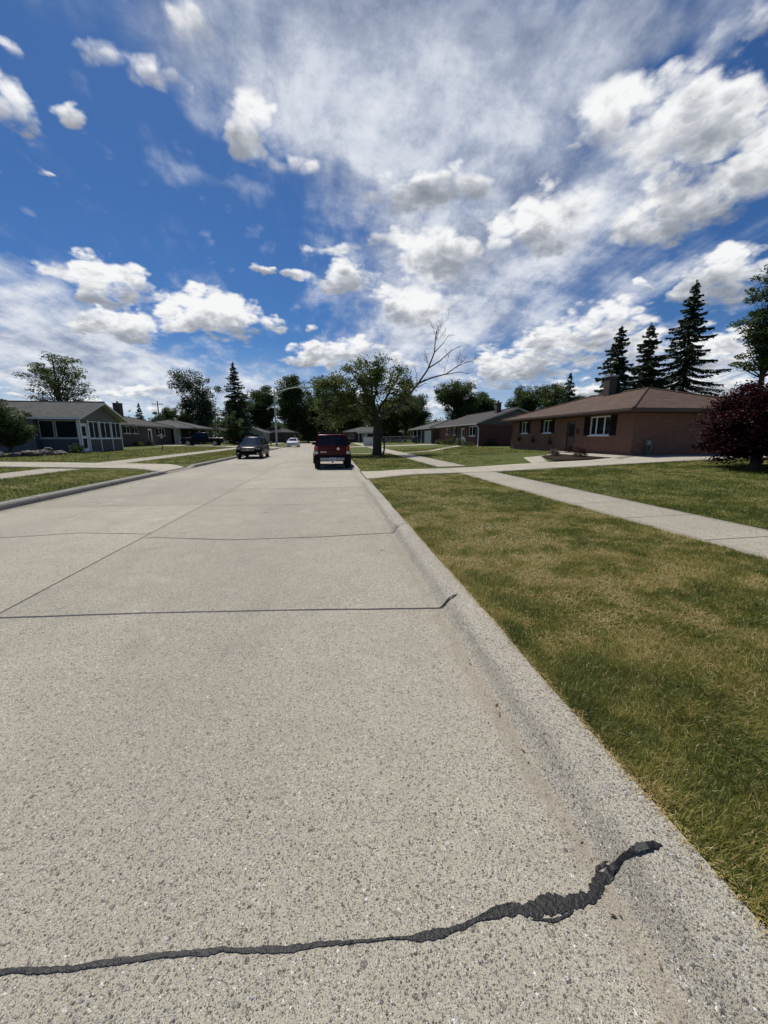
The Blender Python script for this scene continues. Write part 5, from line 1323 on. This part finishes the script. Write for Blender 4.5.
# black crossover facing the camera
def black_suv():
    P = dict(L=4.55, W=1.88, paint=BLKP, wr=.355, wheels=(1.42, -1.28), sill=.30, noseup=.0, tailup=.12, deck=[(-2.28, .94), (-2.1, 1.04), (.9, 1.0), (1.3, .98), (1.9, .88), (2.15, .78), (2.28, .62)], crown=.045)
    h, zt = vehicle('parked_crossover', 'black crossover parked facing the camera at the opposite kerb', 'car', P)
    P.update(belt=(1.3, -2.12, .87, .98), roof=(.02, -1.7, .60, 1.62), side=[(.25, 1.0, .15, .3, .12, .86), (-.65, .18, -.65, .1, .12, .86), (-1.75, -.73, -1.4, -.73, .14, .84)], bulge=.10)
    cabin(h, P)
    x = 2.2
    lamp_box(h, 'grille', PLAST, x-.1, x+.07, -.50, .50, .56, .74, .03)
    m = MB()
    for z in (.60, .65, .70): m.box(x+.065, x+.085, -.47, .47, z, z+.016)
    m.build('grille_bar', CHROME, h)
    lamp_box(h, 'bumper', BLKP, x-.2, x+.085, -.86, .86, .30, .55, .06); lamp_box(h, 'air_intake', PLAST, x, x+.095, -.5, .5, .32, .43, .02)
    for s in (-1, 1):
        lamp_box(h, 'headlight', LENSD, x-.22, x+.03, *sorted((s*.52, s*.84)), .66, .80, .04); lamp_box(h, 'fog_light', CLEARL, x+.02, x+.093, *sorted((s*.62, s*.76)), .37, .46, .02)
    m = MB(); m.lathe((x+.075, 0, .655), [(.02, 0), (.06, 0), (.06, .02), (.04, .02)], 16, 'x'); m.build('emblem', CHROME, h)
    mirrors(h, .95, .86, 1.05, BLKP)
    m = MB(); 
    for s in (-1, 1): m.tube([(.1, s*.6, 1.69), (-1.6, s*.6, 1.69)], .02, 6)
    m.build('roof_rail', PLAST, h)
    h.location = (-6.08, 31.95, 0); h.rotation_euler = (0, 0, rad(-90))
black_suv()

def white_car():
    P = dict(L=4.7, W=1.82, paint=WHTP, wr=.33, wheels=(1.4, -1.35), sill=.24, deck=[(-2.35, .80), (-2.1, .98), (-1.4, 1.0), (.9, .96), (1.3, .93), (2.0, .82), (2.25, .74), (2.35, .6)], crown=.04, tw=.21)
    h, zt = vehicle('parked_sedan', 'white sedan parked far down the street near the lamp', 'car', P)
    P.update(belt=(1.25, -1.75, .80, .94), roof=(.25, -.95, .58, 1.43), side=[(.2, .95, .15, .35, .12, .86), (-1.0, .12, -.75, .1, .12, .86)])
    cabin(h, P); x = 2.3
    lamp_box(h, 'grille', PLAST, x-.1, x+.05, -.42, .42, .46, .62, .03); lamp_box(h, 'bumper', WHTP, x-.2, x+.06, -.84, .84, .24, .45, .06)
    for s in (-1, 1): lamp_box(h, 'headlight', CLEARL, x-.25, x+.02, *sorted((s*.5, s*.82)), .58, .71, .04)
    mirrors(h, .9, .8, .95, WHTP)
    h.location = (-6.2, 66.5, 0); h.rotation_euler = (0, 0, rad(-91))
white_car()

def pickup():
    P = dict(L=5.9, W=1.98, paint=NAVP, wr=.40, wheels=(1.9, -1.75), sill=.45, deck=[(-2.95, 1.13), (-.85, 1.15), (1.3, 1.18), (1.6, 1.17), (2.6, 1.12), (2.9, 1.0), (2.95, .85)], round=.5, tw=.26)
    h, zt = vehicle('pickup_truck', 'dark blue crew cab pickup parked sideways on the drive by the carport', 'truck', P)
    P.update(belt=(1.55, -.95, .93, 1.13), roof=(.75, -.72, .74, 1.88), side=[(.45, 1.3, .4, .72, .12, .86), (-.72, .36, -.62, .34, .12, .86)])
    cabin(h, P)
    m = MB(); m.box(-2.85, -1.0, -.82, .82, 1.158, 1.19); m.build('bed_cover', PLAST, h)
    lamp_box(h, 'grille', CHROME, 2.85, 2.99, -.6, .6, .75, 1.0, .03); lamp_box(h, 'front_bumper', CHROME, 2.8, 3.06, -.95, .95, .48, .72, .04); lamp_box(h, 'rear_bumper', CHROME, -3.08, -2.85, -.9, .9, .52, .72, .04)
    for s in (-1, 1):
        lamp_box(h, 'headlight', CLEARL, 2.75, 2.97, *sorted((s*.64, s*.92)), .8, 1.0, .03); lamp_box(h, 'tail_light', REDL, -2.98, -2.9, *sorted((s*.84, s*.97)), .8, 1.1, .01)
        for x in (-.15, 1.0): m = MB(); m.box(x-.6, x-.46, s*.985-.015, s*.985+.015, 1.0, 1.03); m.build('handle', CHROME, h)
    mirrors(h, 1.25, .93, 1.16, PLAST)
    h.location = (-18.35, 60, gz(-18.35)+.03); h.rotation_euler = (0, 0, rad(180))
pickup()

# ------------------------------------------------------------------ lamps, poles
LAMPM = pm('lamp_aluminium', (.40, .41, .40), .5, .08, 8)
def street_lamp(label, x, y, H, arm, name='street_lamp', rise=.75, dirx=1):
    z = gzz(x, y); h = thing(name, label, 'street lamp', (x, y, z))
    m = MB(); m.tube([(x, y, z-.1), (x, y, z+.5), (x, y, z+H*.5), (x, y, z+H)], [.17, .16, .14, .11], 10); m.lathe((x, y, z-.02), [(.2, 0), (.2, .06), (.14, .12)], 12); m.build('pole', LAMPM, h, smooth=True)
    m = MB(); d = dirx
    top = [(x+d*arm*t, y, z+H-.55+rise*1.35*math.sin(min(1, t*1.25)*1.57)) for t in np.linspace(0, 1, 14)]
    m.tube(top, .085, 8); low = [(x+d*arm*t, y, z+H-1.05+(rise*1.35+.45)*math.sin(min(1, t*1.55)*1.57)) for t in np.linspace(0, .62, 10)]
    m.tube(low, .055, 6); m.build('arm', LAMPM, h, smooth=True)
    e = top[-1]; m = MB()
    r = [[(e[0]+d*u, e[1]+a*w, e[2]+b*t+o) for a, b in ((-1, 0), (-.7, .8), (.7, .8), (1, 0), (.6, -.7), (-.6, -.7))] for u, w, t, o in ((-.1, .05, .05, 0), (.15, .13, .10, .02), (.5, .16, .11, .0), (.75, .06, .05, -.01))]
    m.loft(r); m.build('lamp_head', LAMPM, h, smooth=True)
    m = MB(); m.box(*sorted((e[0]+d*.2, e[0]+d*.55)), y-.1, y+.1, e[2]-.12, e[2]-.085); m.build('lens', CLEARL, h)
    return h
street_lamp('tall grey street lamp with long curved double arm over the street', -8.85, 66, 8.9, 5.6)
street_lamp('pale curved street lamp rising behind the red brick house', 29.4, 90, 8.4, 1.9, dirx=-1, rise=1.1)

h = thing('fire_hydrant', 'small yellow fire hydrant beside the tall street lamp', 'hydrant', (-9.7, 65.4, gz(-9.7)))
YEL = pm('yellow_paint', (.55, .36, .03), .5, .15, 12); x, y, z = -9.7, 65.4, gz(-9.7)
m = MB(); m.lathe((x, y, z), [(.17, 0), (.17, .05), (.11, .06), (.11, .5), (.15, .5), (.15, .55), (.12, .62), (.06, .7), (.03, .75)], 14); m.build('barrel', YEL, h, smooth=True)
for s in (-1, 1): m = MB(); m.lathe((x+s*.09, y, z+.4), [(.06, 0), (.06, s*.12)], 10, 'x'); m.build('nozzle', YEL, h)

x, y = -17.0, 42.3; z = gz(x)
h = thing('yard_lamp', 'dark yard lamp post with pale lantern on the lawn of the brown ranch', 'lamp', (x, y, z))
m = MB(); m.tube([(x, y, z-.05), (x, y, z+1.15)], .045, 8); m.build('post', BLACKP, h)
m = MB(); m.lathe((x, y, z+1.15), [(.05, 0), (.11, .06), (.14, .3), (.13, .31)], 8); m.build('lantern', CLEARL, h)
m = MB(); m.lathe((x, y, z+1.462), [(.18, 0), (.1, .1), (.02, .16)], 8); m.build('cap', BLACKP, h)

WOODP = pm('pole_wood', (.10, .078, .06), .9, .25, 6)
def utility_pole(label, x, y, H, dirv=(0, 1)):
    z = gz(x); h = thing('utility_pole', label, 'utility pole', (x, y, z))
    m = MB(); m.tube([(x, y, z-.1), (x, y, z+H)], [.15, .1], 8); m.build('pole', WOODP, h, smooth=True)
    m = MB(); m.box(x-1.1, x+1.1, y-.16, y-.1, z+H-.75, z+H-.62); m.build('crossarm', WOODP, h)
    for q in (-1, -.4, .4, 1): m = MB(); m.lathe((x+q, y-.13, z+H-.62), [(.035, 0), (.05, .06), (.03, .14)], 8); m.build('insulator', METALG, h)
    return h
utility_pole('wooden utility pole rising beyond the brown ranch roof', -36.2, 90, 8.7)
utility_pole('wooden utility pole hidden beyond the purple maple carrying the wires', 57.0, 44, 13.2)
for k, (dz_, lb) in enumerate(((0, 'topmost thin power line sloping past the tall pine'), (-.75, 'middle thin power line sloping past the tall pine'), (-1.6, 'lowest thin power line sloping past the tall pine'))):
    m = MB(); a = Vector((57-k*.4, 43.9, 13.1+dz_)); b_ = Vector((70-k*.3, 75, 12.6+dz_)); pts = [a.lerp(b_, i/12)+Vector((0, 0, -1.1*(1-(2*i/12-1)**2))) for i in range(13)]
    m.tube(pts, .022, 5); tag(m.build('power_line', PLAST), lb, 'cable', 'power lines behind the purple maple')
# ------------------------------------------------------------------ grass blades
def grass_material():
    m, t, b = newmat('grass_blades')
    at = t.n('ShaderNodeAttribute'); at.attribute_name = 'tint'
    col = t.ramp(at.outputs['Fac'], [(0., (.090, .115, .022)), (.34, (.235, .240, .050)), (.56, (.365, .315, .085)), (.76, (.50, .37, .15)), (1., (.74, .58, .33))])
    t.set(b.inputs['Base Color'], col); b.inputs['Roughness'].default_value = .6; b.inputs['Specular IOR Level'].default_value = .25
    tr = t.n('ShaderNodeBsdfTranslucent'); t.set(tr.inputs['Color'], col); mx = t.n('ShaderNodeMixShader'); mx.inputs[0].default_value = .42
    t.set(mx.inputs[1], b.outputs[0]); t.set(mx.inputs[2], tr.outputs[0])
    out = [n for n in m.node_tree.nodes if n.type == 'OUTPUT_MATERIAL'][0]; t.set(out.inputs[0], mx.outputs[0])
    return m
GRASSM = grass_material()

def vnoise(x, y, s, seed):
    """smooth value noise on numpy arrays"""
    g = np.random.default_rng(seed).random((64, 64)); u, v = x/s, y/s; i, j = np.floor(u).astype(int), np.floor(v).astype(int); fu, fv = u-i, v-j
    fu = fu*fu*(3-2*fu); fv = fv*fv*(3-2*fv); G = lambda a, b_: g[a % 64, b_ % 64]
    return (G(i, j)*(1-fu)+G(i+1, j)*fu)*(1-fv)+(G(i, j+1)*(1-fu)+G(i+1, j+1)*fu)*fv

def dryness(x, y):
    d = .30*vnoise(x, y, 1.3, 1)+.36*vnoise(x, y, .42, 2)+.34*vnoise(x, y, .15, 3)
    return d

gzz_v = np.vectorize(gzz)
def blades(x0, x1, y0, y1, dens, hgt, wid, ok=None, dry=0., lean=.9):
    n = int((x1-x0)*(y1-y0)*dens); x = NP.uniform(x0, x1, n); y = NP.uniform(y0, y1, n)
    # tufts: pull blades towards random clump centres
    k = NP.random(n) < .55; cs = .09; x[k] += NP.normal(0, .012, k.sum())+(vnoise(x[k], y[k], cs, 9)-.5)*.12; y[k] += (vnoise(x[k], y[k], cs, 10)-.5)*.12
    d = dryness(x, y)
    keep = np.ones(n, bool)
    if ok is not None: keep &= ok(x, y)
    keep &= NP.random(n) > np.clip((d-.58)*2.2, 0, .55)     # thinner where dry
    x, y, d = x[keep], y[keep], d[keep]; n = len(x); z = gzz_v(x, y)-.006
    tint = np.clip(.43+(d-.46)*1.9+dry-.03+NP.normal(0, .19, n)-.08*np.exp(-np.abs(x-1.34)/.09), 0, 1); straw = NP.random(n) < .14+dry*.5+np.clip((d-.48)*1.6, 0, .45); tint[straw] = NP.uniform(.66, 1, straw.sum())
    H = hgt*NP.uniform(.45, 1.25, n)*(1.25-.6*np.clip((d-.4)*2, 0, 1)); H[straw] *= .75
    an = NP.uniform(0, 6.283, n); ln = np.abs(NP.normal(.45, .5, n))*lean; ln[straw] += .5
    # lay: slow swirl of the mown nap
    sw = 6.28*vnoise(x, y, .7, 5); ax_ = np.cos(an)*ln+np.cos(sw)*.35; ay = np.sin(an)*ln+np.sin(sw)*.35
    w = wid*NP.uniform(.6, 1.3, n); px, py = -np.sin(an), np.cos(an)
    B = np.stack([x, y, z], 1); side = np.stack([px, py, np.zeros(n)], 1)*w[:, None]*.5
    dirv = np.stack([ax_, ay, np.ones(n)], 1); dirv /= np.linalg.norm(dirv, axis=1)[:, None]
    d2 = np.stack([ax_*2.0, ay*2.0, np.full(n, .75)], 1); d2 /= np.linalg.norm(d2, axis=1)[:, None]
    M_ = B+dirv*(H*.55)[:, None]; T_ = M_+d2*(H*.55)[:, None]
    V = np.stack([B-side, B+side, M_+side*.8, M_-side*.8, T_], 1).reshape(-1, 3)
    i0 = np.arange(n)*5
    F = np.concatenate([np.stack([i0, i0+1, i0+2], 1), np.stack([i0, i0+2, i0+3], 1), np.stack([i0+3, i0+2, i0+4], 1)])
    return V, F, np.repeat(tint, 5)

def field(label, patches):
    Vs = []; Fs = []; Ts = []; o = 0
    for p in patches:
        V, F, T = blades(*p[0], **p[1]); Vs.append(V); Fs.append(F+o); Ts.append(T); o += len(V)
    tag(np_mesh('grass', np.concatenate(Vs), np.concatenate(Fs), GRASSM, None, {'tint': np.concatenate(Ts)}), label, 'grass', kind='stuff')
def verge(x, y):    # ragged edge over the kerb
    e = 1.285+.05*(vnoise(x*0, y, .13, 12)-.5)+.03*(vnoise(x*0, y, .04, 13)-.5)
    return (x > e) & (x < 5.04+.05*(vnoise(x*0, y, .2, 14)-.4)) & (y < 14.2+.35*np.clip((x-1.3)/2, 0, 1)+.15*vnoise(x, y*0, .2, 15))
def thatch(x0, x1, y0, y1, dens, ln_, wd):
    n = int((x1-x0)*(y1-y0)*dens); x = NP.uniform(x0, x1, n); y = NP.uniform(y0, y1, n); d = dryness(x, y); k = verge(x, y) & (NP.random(n) < np.clip((d-.38)*3.2, .06, 1)); x, y = x[k], y[k]; n = len(x)
    a = NP.uniform(0, 6.28, n); l = ln_*NP.uniform(.5, 1.3, n); z = gzz_v(x, y)+NP.uniform(.004, .030, n)
    u = np.stack([np.cos(a), np.sin(a), NP.normal(.1, .3, n)], 1)*l[:, None]; s = np.stack([-np.sin(a), np.cos(a), np.zeros(n)], 1)*wd*.5; c = np.stack([x, y, z], 1)
    V = np.stack([c-s, c+s, c+u*.5+s*.8+[0, 0, .004], c+u*.5-s*.8+[0, 0, .004], c+u], 1).reshape(-1, 3); i0 = np.arange(n)*5
    F = np.concatenate([np.stack([i0, i0+1, i0+2], 1), np.stack([i0, i0+2, i0+3], 1), np.stack([i0+3, i0+2, i0+4], 1)]); return V, F, np.repeat(NP.uniform(.6, 1, n), 5)
TH = [thatch(1.25, 5.1, .2, 2.4, 5200, .042, .0019), thatch(1.25, 5.1, 2.4, 5, 3400, .045, .0028), thatch(1.25, 5.1, 5, 9, 700, .05, .005), thatch(1.25, 5.1, 9, 14.5, 150, .06, .010)]
o_ = np.cumsum([0]+[len(t_[0]) for t_ in TH])
tag(np_mesh('dry_thatch', np.concatenate([t_[0] for t_ in TH]), np.concatenate([t_[1]+q for t_, q in zip(TH, o_)]), GRASSM, None, {'tint': np.concatenate([t_[2] for t_ in TH])}), 'dead straw lying in the bare patches of the roadside strip', 'thatch', kind='stuff')
field('patchy half dry grass strip between the kerb and the sidewalk', [
    ((1.22, 2.6, .2, 2.4, 24000, .042, .0025), dict(ok=verge, dry=.05)), ((2.6, 5.1, .8, 2.4, 13000, .043, .0032), dict(ok=verge, dry=.05)), ((1.22, 5.1, 2.4, 4.4, 11000, .043, .0038), dict(ok=verge, dry=.03)),
    ((1.22, 5.1, 4.4, 7.5, 4600, .044, .0062), dict(ok=verge, dry=-.06)), ((1.22, 5.1, 7.5, 14.7, 1500, .044, .011), dict(ok=verge, dry=-.09)),
    ((1.22, 1.42, .2, 8, 9000, .055, .003), dict(ok=verge, dry=.0, lean=1.3))])
def lawn2(x, y):
    return (x > 6.50+.06*(vnoise(x*0, y, .2, 16)-.5)) & (y < 14.7+(x-6.5)*.155)
field('greener mown lawn between the sidewalk and the long driveway', [((6.4, 12, 2.5, 8, 1500, .055, .010), dict(ok=lawn2, dry=-.26)), ((6.4, 20, 8, 16.9, 620, .055, .016), dict(ok=lawn2, dry=-.26)), ((12, 20, 5, 8, 700, .055, .014), dict(ok=lawn2, dry=-.26))])
def okw(x, y): return (x < -7.6) & (x > -11.18) & (y < 18.2)
def okw2(x, y): return (x < -12.67) & (y < 19.5)
field('green verge beyond the far kerb in front of the porch house', [((-11.3, -7.5, 7, 18.6, 500, .06, .016), dict(ok=okw, dry=-.22)), ((-18, -12.6, 10, 19.6, 300, .06, .018), dict(ok=okw2, dry=-.22))])
def okf(x, y):
    a = (x > 1.33) & (x < 5.04) & ((y > 17.9) & (y < 33.9) | (y > 34.9) & (y < 55)); b_ = (x > 6.5) & (x < 16.8) & (y > 19.2+(x-6.5)*.05) & (y < 50)
    b_ &= ~((x > 9.5) & (y < 27)); return a | b_
field('mown lawns around the street tree and before the red brick house', [((1.3, 5.1, 17.8, 34, 240, .06, .025), dict(ok=okf, dry=-.25)), ((6.4, 17, 18.6, 45, 120, .06, .034), dict(ok=okf, dry=-.25))])
def okl(x, y): return ((x < -7.6) & (x > -11.15) & (y > 22.6)) | ((x < -12.7) & (x > -19.6) & (y > 23.2))
field('shaded green lawns before the porch house and brown ranch', [((-11.2, -7.5, 22.3, 50, 130, .07, .034), dict(ok=okl, dry=-.25)), ((-20, -12.6, 23, 55, 90, .07, .04), dict(ok=okl, dry=-.25))])

# leaf crumbs and twigs caught in the gutter
n = 420; yy_ = NP.uniform(.4, 16, n); xx_ = np.where(NP.random(n) < .8, .965-np.abs(NP.normal(0, .045, n)), NP.uniform(-2.9, .9, n)); a_ = NP.uniform(0, 6.28, n); l_ = NP.uniform(.004, .014, n); w_ = l_*NP.uniform(.12, .5, n)
c_ = np.stack([xx_, yy_, np.full(n, .006)], 1); u_ = np.stack([np.cos(a_), np.sin(a_), NP.normal(0, .12, n)], 1)*l_[:, None]; v_ = np.stack([-np.sin(a_), np.cos(a_), NP.normal(0, .2, n)], 1)*w_[:, None]
V = np.stack([c_-u_, c_+v_, c_+u_, c_-v_], 1).reshape(-1, 3); V[:, 2] = np.maximum(V[:, 2], .003)
LITM, t, b = newmat('leaf_litter'); at = t.n('ShaderNodeAttribute'); at.attribute_name = 'tint'
t.set(b.inputs['Base Color'], t.ramp(at.outputs['Fac'], [(0., (.035, .026, .018)), (.6, (.11, .08, .045)), (1., (.22, .17, .09))])); b.inputs['Roughness'].default_value = .9
tag(np_mesh('leaf_litter', V, np.arange(4*n).reshape(n, 4), LITM, None, {'tint': np.repeat(NP.random(n), 4)}), 'small brown leaf crumbs lying in the gutter', 'leaf litter', kind='stuff')

# dry clippings and grit in the strip between kerb and turf
n = 5200; yy_ = NP.uniform(.2, 7, n)**1.0; xx_ = 1.275+NP.normal(0, .022, n)+.02*vnoise(yy_*0, yy_, .1, 12)
a_ = NP.uniform(0, 6.28, n); l_ = NP.uniform(.006, .026, n); w_ = NP.uniform(.0005, .0013, n); zz_ = np.array([max(kz(a), .1) for a in xx_])+NP.uniform(.003, .012, n)
c_ = np.stack([xx_, yy_, zz_], 1); u_ = np.stack([np.cos(a_), np.sin(a_), NP.normal(0, .2, n)], 1)*l_[:, None]*.5; v_ = np.stack([-np.sin(a_), np.cos(a_), np.zeros(n)], 1)*w_[:, None]
V = np.stack([c_-u_-v_, c_+u_-v_, c_+u_+v_, c_-u_+v_], 1).reshape(-1, 3)
tag(np_mesh('dry_clippings', V, np.arange(4*n).reshape(n, 4), GRASSM, None, {'tint': np.repeat(NP.uniform(.6, 1, n), 4)}), 'dry straw clippings along the back of the kerb', 'clippings', kind='stuff')

SC.cycles.max_bounces = 6; SC.cycles.diffuse_bounces = 2; SC.cycles.glossy_bounces = 3; SC.cycles.transmission_bounces = 3; SC.cycles.transparent_max_bounces = 6
SC.cycles.caustics_reflective = False; SC.cycles.caustics_refractive = False; SC.cycles.use_adaptive_sampling = True; SC.cycles.adaptive_threshold = .02
